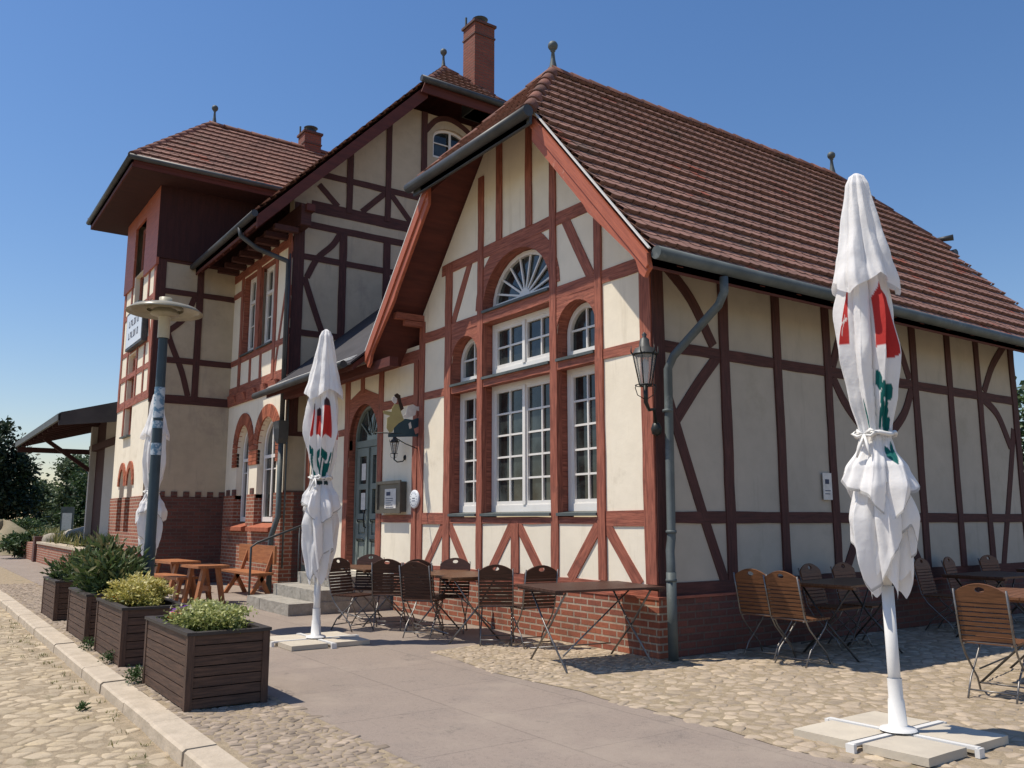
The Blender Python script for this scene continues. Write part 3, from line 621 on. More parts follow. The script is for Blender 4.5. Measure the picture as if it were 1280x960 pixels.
# gable wall of the main block
gy, gz, gs = 3.4, 12.45, 1.04
def gtop(y): return gz-gs*abs(y-gy)-.22
agw = arch(2.9, 3.9, 9.95, 10.45, .3)
W5 = plate('wall', mPlaD, [(MY+.003, 1.9), (7.24, 1.9), (7.24, gtop(7.24)), (4.5, 11.0), (2.3, 11.0), (MY+.003, gtop(MY))], [agw], 'X', MX, .25, B); W5['dark'] = 1
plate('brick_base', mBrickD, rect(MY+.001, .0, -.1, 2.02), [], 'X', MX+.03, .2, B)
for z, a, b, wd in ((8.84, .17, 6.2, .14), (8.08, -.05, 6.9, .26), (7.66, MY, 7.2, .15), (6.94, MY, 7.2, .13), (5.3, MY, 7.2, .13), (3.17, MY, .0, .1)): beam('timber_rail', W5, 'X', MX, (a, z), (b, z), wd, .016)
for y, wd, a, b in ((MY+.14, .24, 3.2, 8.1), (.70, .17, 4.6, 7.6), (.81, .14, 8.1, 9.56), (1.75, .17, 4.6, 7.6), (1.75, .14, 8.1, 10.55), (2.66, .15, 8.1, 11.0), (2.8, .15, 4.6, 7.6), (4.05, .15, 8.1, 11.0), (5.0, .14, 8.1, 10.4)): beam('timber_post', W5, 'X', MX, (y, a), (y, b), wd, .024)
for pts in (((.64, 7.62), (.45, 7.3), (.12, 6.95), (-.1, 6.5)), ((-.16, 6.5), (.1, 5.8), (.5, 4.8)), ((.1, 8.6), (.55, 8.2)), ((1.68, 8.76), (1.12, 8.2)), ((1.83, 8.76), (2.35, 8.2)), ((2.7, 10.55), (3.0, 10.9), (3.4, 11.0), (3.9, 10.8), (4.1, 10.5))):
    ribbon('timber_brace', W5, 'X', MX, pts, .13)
window(B, 2.9, 3.9, 9.95, 10.75, 2, 2, loc=(MX-.08, 0, 0), rz=PI/2, split=True, rise=.3)
deckpts = lambda s: [( -9.5, gy-s*4.8, gz-gs*4.8), (-17.2, gy-s*4.8, gz-gs*4.8), (-17.2, gy, gz), (-10.5, gy, gz), (-9.5, gy-s*1.06, gz-gs*1.06)]
for s in (1, -1):
    deck(B, deckpts(s), .12)
    def lo(q, s=s):
        dy = 4.8-q/math.sqrt(1+gs*gs); return -17.2
    def hi(q, s=s):
        dy = 4.8-q/math.sqrt(1+gs*gs); return -9.47 if dy > 1.06 else -9.35-(1.15)*(1.06-dy)/1.06
    if s == 1: tiles(B, (0, gy-4.8, gz-gs*4.8), (1, 0, 0), (0, 1, gs), 4.8*math.sqrt(1+gs*gs), lo, hi, tw=.18, seed=21)
    else: tiles(B, (0, gy+4.8, gz-gs*4.8), (1, 0, 0), (0, -1, gs), 4.8*math.sqrt(1+gs*gs), lo, hi, tw=.2, seed=22)
    o = [(gy-s*1.03, gz-gs*1.03-.03), (gy-s*4.82, gz-gs*4.82-.03), (gy-s*4.82, gz-gs*4.82-.30), (gy-s*1.03, gz-gs*1.03-.38)]
    plate('barge_board', mSof, o, [], 'X', -9.46, .05, B)
deck(B, [(-9.35, gy-1.06, gz-gs*1.06), (-9.35, gy+1.06, gz-gs*1.06), (-10.5, gy, gz)])
hs = (gs*1.06)/1.15
tiles(B, (-9.35, gy, gz-gs*1.06), (0, 1, 0), (-1, 0, hs), 1.15*math.sqrt(1+hs*hs), lambda q: -1.06*(1-q/(1.15*math.sqrt(1+hs*hs))), lambda q: 1.06*(1-q/(1.15*math.sqrt(1+hs*hs))), seed=31)
for s in (1, -1): ridge(B, (-9.35, gy-s*1.06, gz-gs*1.06+.05), (-10.5, gy, gz+.06))
ridge(B, (-10.5, gy, gz+.06), (-17.2, gy, gz+.06)); finial(B, (-10.55, gy, gz+.12), .5, .085)
M().tube([(-9.28, gy-1.3, gz-gs*1.06-.02), (-9.28, gy+1.3, gz-gs*1.06-.02)], .075, 12).build('gutter', mZincD, B)
M().prism([(-9.36, gy-1.15, gz-gs*1.06-.02), (-9.36, gy+1.15, gz-gs*1.06-.02), (-9.36, gy+1.25, gz-gs*1.06-.3), (-9.36, gy-1.25, gz-gs*1.06-.3)], (-.04, 0, 0)).build('fascia_board', mSof, B)
eyy, ezz = gy-4.8, gz-gs*4.8
M().tube([(TX+.02, eyy-.08, ezz-.05), (-9.45, eyy-.08, ezz-.03)], .07, 12).build('gutter', mZincD, B)
M().box((TX, eyy, ezz-.22), (-9.5, eyy+.03, ezz-.03)).build('fascia_board', mSof, B)
for k in range(8):
    x = -13.7+k*.55; M().bar((x, eyy+.05, ezz-.15), (x, MY, ezz-.15+gs*.9), .12, .14).build('rafter_end', mSof, B)
    M().box((x-.08, MY-.5, 7.32), (x+.05, MY, 7.43)).build('beam_end', mTimD, B)
M().box((TX, MY-.02, 7.46), (MX+.5, MY+.2, 7.9)).build('eaves_beam', mTimD, B)
M().box((MX, MY+.06, 7.75), (MX+.6, MY+.24, 7.9)).build('purlin_end', mSof, B)
pts = [(-10.35, eyy-.09, ezz-.08), (-10.35, eyy-.06, ezz-.25), (-10.22, eyy+.25, ezz-.5), (-10.05, MY-.12, 6.75), (-10.04, MY-.10, 6.5), (-10.04, MY-.10, 3.35)]
d2 = M().tube(pts, .05, 12).build('downpipe', mZincD, B)
M().prism([(-10.22, MY-.22, 3.4), (-9.86, MY-.22, 3.4), (-9.92, MY-.20, 3.05), (-10.0, MY-.18, 2.95), (-10.08, MY-.18, 2.95), (-10.16, MY-.20, 3.05)], (0, .2, 0)).build('rainwater_head', mZincD, d2)
M().tube([(-10.04, MY-.10, 3.0), (-10.04, MY-.10, 1.5), (-10.06, MY-.16, 1.3), (-10.12, MY-.2, 1.1), (-10.12, MY-.2, 0)], .055, 12).build('downpipe', mZinc, B)
M().tube([(-9.98, MY-.09, 6.9), (-9.98, MY-.09, 4.3)], .018, 6).build('cable', mZincD, B)
M().tube([(-9.98, MY-.0, 4.0), (-9.98, MY-.0, .5)], .018, 6).build('cable', mZinc, B)

# ---------------------------------------------------------------- chimneys
def chimney(x0, x1, y0, y1, z0, z1, cap=True):
    c = M().box((x0, y0, z0), (x1, y1, z1)).build('chimney', mBrickC, B)
    M().box((x0-.02, y0-.02, z1-.32), (x1+.02, y1+.02, z1-.28)).box((x0-.04, y0-.04, z1), (x1+.04, y1+.04, z1+.06)).build('chimney_cap', mBrickD, c)
    if cap: M().lathe([(.16, .09), (.16, .16), (.10, .18), (.10, .22), (.2, .24), (.0, .32)], 16, ((x0+x1)/2+.05, (y0+y1)/2, z1)).build('chimney_cowl', mZincD, c)
    M().box((x0+.1, y0-.02, z1+.09), (x0+.14, y0+.02, z1+.3)).build('lightning_rod', mZinc, c)
    M().box((x0-.02, y0-.02, z0), (x1+.02, y1+.02, z0+.36)).build('lead_flashing', mZinc, c)
chimney(-10.36, -9.82, 3.86, 4.44, 11.3, 13.62)
chimney(-16.1, -15.6, 1.8, 2.3, 11.1, 12.4)

# ---------------------------------------------------------------- tower
TW, TZ = (TX-TL), 9.5; txc = (TX+TL)/2
W6 = plate('wall', mPlaD, rect(TY+.003, MY+.3, 1.9, 7.6), [], 'X', TX, .25, B); W6['dark'] = 1
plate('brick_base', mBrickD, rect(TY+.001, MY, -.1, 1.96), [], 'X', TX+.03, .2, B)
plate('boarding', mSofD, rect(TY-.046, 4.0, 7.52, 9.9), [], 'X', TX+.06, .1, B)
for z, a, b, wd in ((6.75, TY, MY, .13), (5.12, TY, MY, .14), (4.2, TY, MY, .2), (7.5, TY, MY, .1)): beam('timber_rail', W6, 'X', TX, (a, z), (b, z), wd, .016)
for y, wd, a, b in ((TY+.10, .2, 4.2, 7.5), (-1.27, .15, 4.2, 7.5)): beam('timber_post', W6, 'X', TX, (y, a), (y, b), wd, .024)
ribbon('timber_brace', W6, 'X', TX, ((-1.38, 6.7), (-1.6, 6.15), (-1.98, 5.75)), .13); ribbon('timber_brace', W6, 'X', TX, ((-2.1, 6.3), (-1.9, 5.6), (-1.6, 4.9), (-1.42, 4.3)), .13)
def FT(px, py): p = atY(px, py, TY); return (p.x, p.z)
tw1, tw2 = rect(-16.35, -15.35, 6.75, 8.9), rect(-16.5, -15.7, 3.45, 5.55)
lan = [arch(-16.55, -16.0, 1.15, 2.25, .42), arch(-15.65, -15.1, 1.15, 2.25, .42)]
W7 = plate('wall', mPla, notched(TL-.003, TX-.003, 1.95, 7.6, [(-16.55, -16.0, arc(-16.55, -16.0, 2.25, .42)), (-15.65, -15.1, arc(-15.65, -15.1, 2.25, .42))], False), [rect(-16.35, -15.35, 6.75, 7.59), tw2], 'Y', TY, .25, B)
plate('boarding', mVer, [(TL-.04, 7.35), (-16.45, 7.35), (-16.45, 9.9), (TL-.04, 9.9)], [], 'Y', TY-.05, .06, B); plate('boarding', mVer, [(-15.25, 7.35), (TX+.055, 7.35), (TX+.055, 9.9), (-15.25, 9.9)], [], 'Y', TY-.05, .06, B)
plate('boarding', mVer, rect(-16.46, -15.24, 8.9, 9.9), [], 'Y', TY-.045, .05, B)
plate('brick_base', mBrick, notched(TL, TX+.026, -.1, 1.97, [(-16.55, -16.0, 1.15), (-15.65, -15.1, 1.15)], True), [], 'Y', TY-.03, .26, B)
for a, b in ((-16.55, -16.0), (-15.65, -15.1)):
    rg = M(); c = (a+b)/2; R_ = (b-a)/2
    for k in range(14):
        a0, a1 = PI*k/14+.01, PI*(k+1)/14-.01; rg.prism([(c+(R_+q)*math.cos(an), TY-.035, 2.25+(.42+q)*math.sin(an)) for an, q in ((a0, 0), (a0, .16), (a1, .16), (a1, 0))], (0, .1, 0), random.random())
    rg.build('brick_arch', mBrickS, B)
    window(B, a, b, 1.15, 2.65, 1, 2, loc=(0, TY+.16, 0), rise=.4, m=mTim)
for z, wd in ((6.65, .13), (5.0, .13), (4.3, .2), (5.65, .12)): beam('timber_rail', W7, 'Y', TY, (TL, z), (TX, z), wd, .016)
for x, wd, a, b in ((TL+.1, .18, 4.3, 7.4), (-16.6, .13, 3.5, 7.4), (-15.5, .13, 4.3, 6.7), (-14.7, .13, 4.3, 7.4), (TX-.1, .2, 4.3, 7.4)): beam('timber_post', W7, 'Y', TY, (x, a), (x, b), wd, .024)
beam('timber_brace', W7, 'Y', TY, (-15.3, 5.6), (-14.75, 6.6), .12, .012); beam('timber_brace', W7, 'Y', TY, (-14.1, 5.1), (-14.6, 6.6), .12, .012)
window(B, -16.3, -15.4, 6.8, 8.85, 2, 3, loc=(0, TY+.1, 0), m=mTim, sill=(.05, .2, mZinc)); window(B, -16.48, -15.72, 3.5, 5.5, 2, 3, loc=(0, TY+.1, 0), m=mTim, sill=(.05, .2, mZinc))
plate('wall', mPla, rect(TY+.01, 3.0, .0, 9.7), [], 'X', TL+.25, .25, B)
plate('wall', mPla, rect(MY, 7.2, .0, 7.6), [], 'X', -16.9, .25, B)
OV = .86; r0 = -.8; rz_ = 11.9; hw = TW/2+OV; tsl = (rz_-TZ)/hw; ty0 = TY-OV; fsl = (rz_-TZ)/(r0-ty0)
for s in (1, -1):
    e = txc+s*hw; deck(B, [(e, ty0, TZ), (e, 4.5, TZ), (txc, 4.5, rz_), (txc, r0, rz_)], .1)
    LU = hw*math.sqrt(1+tsl*tsl); tiles(B, (e, 0, TZ), (0, 1, 0), (-s, 0, tsl), LU, lambda q, LU=LU: ty0+(r0-ty0)*q/LU, lambda q: 4.5, tw=.2, course=.31, seed=41+s)
    ridge(B, (e, ty0, TZ+.05), (txc, r0, rz_+.06)); M().tube([(e+s*.05, ty0-.08, TZ-.02), (e+s*.05, 3.0, TZ-.02)], .062, 12).build('gutter', mZincD, B)
    M().prism([(e-.02*s, ty0, TZ-.03), (e-.02*s, 4.5, TZ-.03), (e-.02*s, 4.5, TZ-.22), (e-.02*s, ty0, TZ-.22)], (-.03*s, 0, 0)).build('fascia_board', mSof, B)
deck(B, [(txc-hw, ty0, TZ), (txc+hw, ty0, TZ), (txc, r0, rz_)], .1)
LU = (r0-ty0)*math.sqrt(1+fsl*fsl); tiles(B, (txc, ty0, TZ), (1, 0, 0), (0, 1, fsl), LU, lambda q, LU=LU: -hw*(1-q/LU), lambda q, LU=LU: hw*(1-q/LU), tw=.2, course=.31, seed=45)
M().tube([(txc-hw-.08, ty0-.05, TZ-.02), (txc+hw+.08, ty0-.05, TZ-.02)], .062, 12).build('gutter', mZincD, B)
M().box((txc-hw, ty0, TZ-.22), (txc+hw, ty0+.03, TZ-.03)).build('fascia_board', mSof, B)
# flat boarded soffit under the tower eaves
plate('soffit', mSofD, rect(txc-hw+.03, txc+hw-.03, ty0+.03, 3.0), [], 'Z', TZ-.2, .03, B)
ridge(B, (txc, r0, rz_+.06), (txc, 4.5, rz_+.06)); finial(B, (txc, r0+.1, rz_+.12), .5, .085)
# ================================================================== ground
def struct(o): o['kind'] = 'structure'; return o
def sheet(name, m, pts, z, thick=0):
    b = M()
    if thick: b.prism([(x, y, z) for x, y in pts], (0, 0, -thick))
    else: b.poly([(x, y, z) for x, y in pts])
    return struct(b.build(name, m))
sheet('ground', mGround, [(-900, -900), (900, -900), (900, 900), (-900, 900)], -.16)
gg = M(); gg.poly([(-900, -1.8, -.02), (-36, -1.8, -.02), (-36, 900, -.02), (-900, 900, -.02)]); struct(gg.build('meadow', mGrassG))
edge = [(500+x/2.1333, 780+y/2.1333) for x, y in ((80, 75), (150, 95), (250, 130), (360, 155), (480, 180), (540, 200), (650, 225), (740, 250), (860, 280), (1000, 325), (1080, 345), (1280, 384))]
edge = [(p.x, p.y) for p in (atZ(*q) for q in edge)]
ed = [(-1.9, .3), (-2.0, -.9)] + edge[0:] + [(4.6, -2.6), (9.0, -3.1)]
sheet('footpath', mPath, [(-60, -4.03), (9, -4.03)] + ed[::-1] + [(-18, .3), (-36, -1.8), (-60, -1.8)], 0.0)
sheet('terrace_bed', mGap, ed + [(9.0, 12), (-2.5, 12), (-2.5, .3)], .0032)
sheet('verge_bed', mGap, [(-40, -4.84), (9, -4.84), (9, -4.0), (-40, -4.035)], .0025)
sheet('road_bed', mGap, [(-60, -14), (9, -14), (9, -5.0), (-60, -5.0)], -.0965)
kb = M(); x = -40
while x < 9:
    l = .95+random.uniform(-.05, .05); dz = random.uniform(-.006, .008); dy = random.uniform(-.008, .008)
    kb.prism([(x, -5.06+dy, -.2), (x, -5.05+dy, -.015+dz), (x, -5.03+dy, dz), (x, -4.84, .004+dz), (x, -4.84, -.2)], (l-.012, 0, 0), random.random()); x += l
struct(kb.build('kerb', mKerb))

def inside(p, poly):
    x, y = p; c = False; n = len(poly)
    for i in range(n):
        (x0, y0), (x1, y1) = poly[i], poly[i-1]
        if (y0 > y) != (y1 > y) and x < (x1-x0)*(y-y0)/(y1-y0)+x0: c = not c
    return c
def cobbles(name, m, poly, sp, z, dome, seed, stretch=1.0, size=lambda x, y: 1.0):
    r = random.Random(seed); xs = [p[0] for p in poly]; ys = [p[1] for p in poly]; x0, y0 = min(xs)-sp, min(ys)-sp
    nx, ny = int((max(xs)-x0)/(sp*stretch))+2, int((max(ys)-y0)/sp)+2; P = {}
    for i in range(nx):
        for j in range(ny): P[i, j] = Vector((x0+(i+(.5 if j % 2 else 0)+r.uniform(-.44, .44))*sp*stretch, y0+(j+r.uniform(-.44, .44))*sp))
    b = M()
    for (i, j), c in P.items():
        if not inside(c, poly): continue
        cell = [c+Vector(q)*sp*1.6 for q in ((-1, -1), (1, -1), (1, 1), (-1, 1))]
        for di in (-2, -1, 0, 1, 2):
            for dj in (-2, -1, 0, 1, 2):
                o = P.get((i+di, j+dj))
                if o is None or o is c: continue
                n = o-c; L_ = n.length; n = n/L_; d = L_/2-sp*r.uniform(.008,.03); out = []
                for k in range(len(cell)):
                    a, e = cell[k], cell[(k+1) % len(cell)]; da, de = (a-c).dot(n)-d, (e-c).dot(n)-d
                    if da <= 0: out.append(a)
                    if da*de < 0: out.append(a+(e-a)*(da/(da-de)))
                cell = out
                if len(cell) < 3: break
            if len(cell) < 3: break
        if len(cell) < 3: continue
        cut = []
        for k in range(len(cell)): a, e = cell[k], cell[(k+1) % len(cell)]; cut += [a.lerp(e, .11), a.lerp(e, .89)]
        n = len(cut); h = dome*r.uniform(.5, 1.35); tx, ty = r.uniform(-.075, .075), r.uniform(-.075, .075); t = min(1, max(0, r.gauss(.5, .25)))
        k0 = len(b.v)
        for f, hh in ((1.0, -.5), (.91, .5), (.66, .9)):
            for q in cut: v = c+(q-c)*f; b.v.append(Vector((v.x, v.y, z+h*hh+(v.x-c.x)*tx+(v.y-c.y)*ty+r.uniform(-.08, .08)*h)))
        b.v.append(Vector((c.x, c.y, z+h)))
        for a in (0, 1):
            for k in range(n): k2 = (k+1) % n; b.face((k0+a*n+k, k0+a*n+k2, k0+(a+1)*n+k2, k0+(a+1)*n+k), None, t, True)
        for k in range(n): b.face((k0+2*n+k, k0+2*n+(k+1) % n, k0+3*n), None, t, True)
    return struct(b.build(name, m))
terr = ed + [(8.0, 11), (.05, 11), (.05, .0), (-1.9, 0)]
near = [q for q in ed if q[0] < .6]; nb = near + [(near[-1][0]+.02, near[-1][1]+.1), (.3, -.03), (-1.9, -.03)]
cobbles('small_cobble_paving', mStone, nb, .075, -.004, .013, 2)
cobbles('fieldstone_paving', mStone, [(.32, -.02)] + [near[-1]] + [q for q in ed if q[0] >= .6] + [(8, -2.9), (8, 5), (.05, 5), (.05, -.02)], .115, -.004, .012, 3, 1.2)
cobbles('fieldstone_paving', mStone, [(.05, 5.05), (8, 5.05), (8, 11), (.05, 11)], .20, -.004, .013, 4, 1.1)
cobbles('verge_cobbles', mStoneS, [(-16, -4.82), (6, -4.82), (6, -4.04), (-16, -4.04)], .072, -.003, .012, 5)
cobbles('road', mRoad, [(-12, -8.2), (4, -8.2), (4, -5.09), (-12, -5.09)], .135, -.104, .013, 6, 1.3)
cobbles('road', mRoad, [(-34, -8.2), (-12, -8.2), (-12, -5.09), (-34, -5.09)], .26, -.104, .014, 7, 1.2)

def blades(name, pts, n, h, m, spread, wd=.006, **kw):
    b = M()
    for _ in range(n):
        c = random.choice(pts); a = random.random()*2*PI; rr = spread*math.sqrt(random.random()); x, y, z = c[0]+rr*math.cos(a), c[1]+rr*math.sin(a), c[2]
        hh = h*random.uniform(.4, 1.1); ln = random.uniform(.2, .9)*hh; a2 = random.random()*2*PI; d = Vector((math.cos(a2), math.sin(a2), 0)); s = Vector((-d.y, d.x, 0))*wd
        p = Vector((x, y, z)); q = p+d*ln*.35+Vector((0, 0, hh*.6)); e = p+d*ln+Vector((0, 0, hh)); t = random.random()
        k = b.add([p-s, p+s, q+s*.8, q-s*.8, e]); b.face((k, k+1, k+2, k+3), None, t); b.face((k+3, k+2, k+4), None, t)
    return b.build(name, m, **kw)
# ================================================================== foliage
def leafcloud(b, c, rad, n, ls, aspect=.5, bend=.3, shell=.55, up=0.0, clumps=0):
    c = Vector(c); cl = []
    if clumps:
        for _ in range(clumps):
            v = Vector((random.gauss(0, 1), random.gauss(0, 1), random.gauss(0, 1))).normalized()*random.uniform(.5, 1.0)
            cl.append((v, random.uniform(.22, .42)))
    for _ in range(n):
        if clumps:
            v0, r0 = random.choice(cl); v = v0+Vector((random.gauss(0, 1), random.gauss(0, 1), random.gauss(0, .8)))*r0*.5
        else:
            v = Vector((random.gauss(0, 1), random.gauss(0, 1), random.gauss(0, 1))).normalized()*(shell+(1-shell)*random.random())
        p = c+Vector((v.x*rad[0], v.y*rad[1], v.z*rad[2]))
        d = Vector((random.gauss(0, 1), random.gauss(0, 1), random.gauss(0, .6)+up)).normalized(); d = (d+v*.5).normalized()
        s = d.cross(Vector((random.gauss(0, 1), random.gauss(0, 1), random.gauss(0, 1)))).normalized(); nn = d.cross(s)
        l = ls*random.uniform(.6, 1.25); w_ = l*aspect*.5; t = min(1, max(0, random.gauss(.45+.3*v.z, .22)))
        k = b.add([p, p+d*l*.5+s*w_+nn*bend*l*.1, p+d*l, p+d*l*.5-s*w_+nn*bend*l*.1]); b.face((k, k+1, k+2, k+3), None, t)
def tree(name, label, cat, loc, trunk_h, blobs, n, ls, m, group=None, tr=.25):
    t = thing(name, label, cat, loc, 0, group); b = M(); top = Vector((random.uniform(-.3, .3), random.uniform(-.3, .3), trunk_h))
    b.tube([(0, 0, -.1), (0.03, 0, trunk_h*.5), top], [tr, tr*.8, tr*.6], 10)
    for c, r in blobs:
        c = Vector(c); mid = top.lerp(c, .5)+Vector((random.uniform(-.3, .3), random.uniform(-.3, .3), .2)); b.tube([top*.9, mid, c], [tr*.45, tr*.28, tr*.1], 6)
        for _ in range(3): e = c+Vector((random.gauss(0, r[0]*.5), random.gauss(0, r[1]*.5), random.gauss(0, r[2]*.5))); b.tube([mid, e], [tr*.15, tr*.04], 5)
    b.build('trunk', mTrunk, t); f = M(); tot = sum(r[0]*r[1]*r[2] for c, r in blobs)
    for c, r in blobs: leafcloud(f, c, r, int(n*(r[0]*r[1]*r[2])/tot), ls, .55, clumps=max(8, int(18*r[0]/1.5)))
    f.build('crown', m, t); return t
# ================================================================== furniture prototypes
def xform(b, mx, k0=0):
    for i in range(k0, len(b.v)): b.v[i] = mx @ b.v[i]
def chair(name, label, mw, ms, loc, rz, group):
    t = thing(name, label, 'chair', loc, rz, group)
    lean = Matrix.Translation((0, -.185, .46)) @ Matrix.Rotation(math.radians(13), 4, 'X')
    # arched head board with hand hole
    o = [(-.205, .33)] + [(-.205+.41*i/12, .40+.085*math.sin(PI*i/12)**.8) for i in range(13)] + [(.205, .33)]
    hd = plate('backrest', mw, o, [[(.038*math.cos(2*PI*i/12), .435+.024*math.sin(2*PI*i/12)) for i in range(12)]], 'Y', -.01, .02, t)
    for v in hd.data.vertices: v.co = lean @ v.co
    b = M()
    for i in range(8): z = .015+i*.040; b.bar((-.205, 0, z+.014), (.205, 0, z+.014), .017, .029, (0, 0, 1))
    xform(b, lean); b.build('back_slats', mw, hd)
    b = M()
    for i in range(8): y = -.17+i*.054; b.bar((-.205, y, .452+.0*i), (.205, y, .452), .042, .018, (0, 0, 1))
    b.build('seat', mw, t)
    for s in (-1, 1):
        x = s*.198
        M().tube([lean @ Vector((x, -.016, .44)), lean @ Vector((x, -.016, .2)), lean @ Vector((x, -.016, .02)), (x, -.13, .36), (x, .0, .24), (x, .14, .12), (x, .20, 0)], .0085, 6).build('leg', ms, t)
        x = s*.178
        M().tube([(x, .215, .44), (x, .18, .37), (x, .06, .27), (x, -.10, .15), (x, -.20, 0)], .0085, 6).build('leg', ms, t)
        M().tube([(x, -.20, .44), (x, .215, .44)], .008, 6).build('seat_rail', ms, t)
    for q in ((.198, .16, .08), (.178, -.16, .07), (.21, -.185, .455)): M().tube([(-q[0], q[1], q[2]), q], .0075, 6).build('stretcher', ms, t)
    return t
def ftable(name, label, mw, ms, loc, rz, w_, l_, h, group):
    t = thing(name, label, 'table', loc, rz, group); b = M(); n = max(6, int(w_/.085)); st = w_/n
    for i in range(n): x = -w_/2+st*(i+.5); b.bar((x, -l_/2, h-.011), (x, l_/2, h-.011), st-.006, .022, (0, 0, 1))
    for y in (-l_/2+.06, l_/2-.06): b.bar((-w_/2, y, h-.034), (w_/2, y, h-.034), .05, .022, (0, 0, 1))
    b.build('tabletop', mw, t)
    for s in (-1, 1):
        y = s*(l_/2-.14)
        M().tube([(-w_/2+.1, y, h-.04), (-.04, y, h*.52), (w_/2-.04, y, 0)], .011, 6).build('leg', ms, t)
        M().tube([(w_/2-.1, y+.02, h-.04), (.04, y+.02, h*.52), (-w_/2+.04, y+.02, 0)], .011, 6).build('leg', ms, t)
    M().tube([(-w_/2+.04, -l_/2+.16, .12), (-w_/2+.04, l_/2-.12, .12)], .008, 6).build('stretcher', ms, t); M().tube([(w_/2-.12, -l_/2+.14, .15), (.0, l_/2-.14, h-.06)], .008, 6).build('stretcher', ms, t)
    return t

GF, GS = 'folding garden chairs in front of the gable wall', 'folding garden chairs in the shade along the side wall'
def P0(px, py, z=0): p = atZ(px, py, z); return (p.x, p.y, 0)
def PY(px, y): p = atY(px, 700, y); return (p.x, y, 0)
def PX(px, x): p = atX(px, 700, x); return (x, p.y, 0)
def seatat(px, D, rz):
    d = ray(px, 648); d = Vector((d.x, d.y, 0)).normalized(); return (CAM.x+d.x*D-.29*math.sin(rz), CAM.y+d.y*D+.29*math.cos(rz), 0)
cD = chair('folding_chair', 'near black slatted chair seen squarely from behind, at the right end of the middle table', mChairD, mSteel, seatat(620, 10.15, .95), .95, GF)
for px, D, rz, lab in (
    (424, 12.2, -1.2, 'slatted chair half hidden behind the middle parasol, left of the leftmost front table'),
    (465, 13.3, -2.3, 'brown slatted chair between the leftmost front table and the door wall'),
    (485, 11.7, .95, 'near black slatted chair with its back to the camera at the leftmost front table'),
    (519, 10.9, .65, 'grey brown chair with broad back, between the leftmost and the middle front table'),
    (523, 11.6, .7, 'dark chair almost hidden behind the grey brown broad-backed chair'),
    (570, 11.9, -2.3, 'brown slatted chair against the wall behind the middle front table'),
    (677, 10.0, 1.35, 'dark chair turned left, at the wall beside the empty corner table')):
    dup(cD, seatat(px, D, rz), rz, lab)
ftable('folding_table', 'empty dark folding table with crossed steel legs nearest the gable corner', mChairD, mSteel, (-.22, -.78, 0), math.radians(-11), .95, 1.25, .775, 'folding tables on the terrace')
ftable('folding_table', 'weathered brown folding table in front of the big window, between the dark chairs', mTabT, mSteel, (-2.75, -.85, 0), math.radians(82), .75, 1.5, .775, 'folding tables on the terrace')
ftable('folding_table', 'leftmost front table, just right of the closed middle parasol', mTabT, mSteel, (-4.75, -1.0, 0), math.radians(84), .75, 1.35, .775, 'folding tables on the terrace')
cS = chair('folding_chair', 'orange brown chair facing away, the right one of the pair on the side terrace', mChair, mSteel, (1.03, .97, 0), .05, GS)
for loc, rz, lab in (((.56, 1.05, 0), .12, 'orange brown chair facing away, the left one of the pair, nearest the downpipe corner'),
    ((3.03, .86, 0), .18, 'large orange brown chair standing alone in the sun right of the near parasol'),
    ((3.98, 1.02, 0), .9, 'chair cut off by the right edge beside the large orange brown chair'),
    (PX(1038, .55), -1.5, 'shaded chair against the side wall under the pinned notice, left of the near parasol'),
    (PX(1078, .6), -1.6, 'shaded chair against the side wall directly behind the near parasol'),
    (PX(1177, .5), -1.5, 'shaded chair against the side wall, first one right of the near parasol'),
    (PX(1212, .5), -1.4, 'shaded chair against the side wall, second one right of the near parasol'),
    (PX(1258, .5), -1.7, 'shaded chair against the far end of the side wall')):
    dup(cS, loc, rz, lab)
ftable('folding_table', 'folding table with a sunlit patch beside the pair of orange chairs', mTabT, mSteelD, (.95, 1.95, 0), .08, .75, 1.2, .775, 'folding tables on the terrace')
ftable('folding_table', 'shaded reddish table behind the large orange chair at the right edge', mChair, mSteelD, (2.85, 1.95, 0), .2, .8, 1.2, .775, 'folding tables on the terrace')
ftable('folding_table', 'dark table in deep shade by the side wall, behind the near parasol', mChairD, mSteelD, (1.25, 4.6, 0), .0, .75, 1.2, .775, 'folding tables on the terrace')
ftable('folding_table', 'farthest dark table in deep shade by the side wall', mChairD, mSteelD, (1.2, 6.6, 0), .0, .75, 1.2, .775, 'folding tables on the terrace')

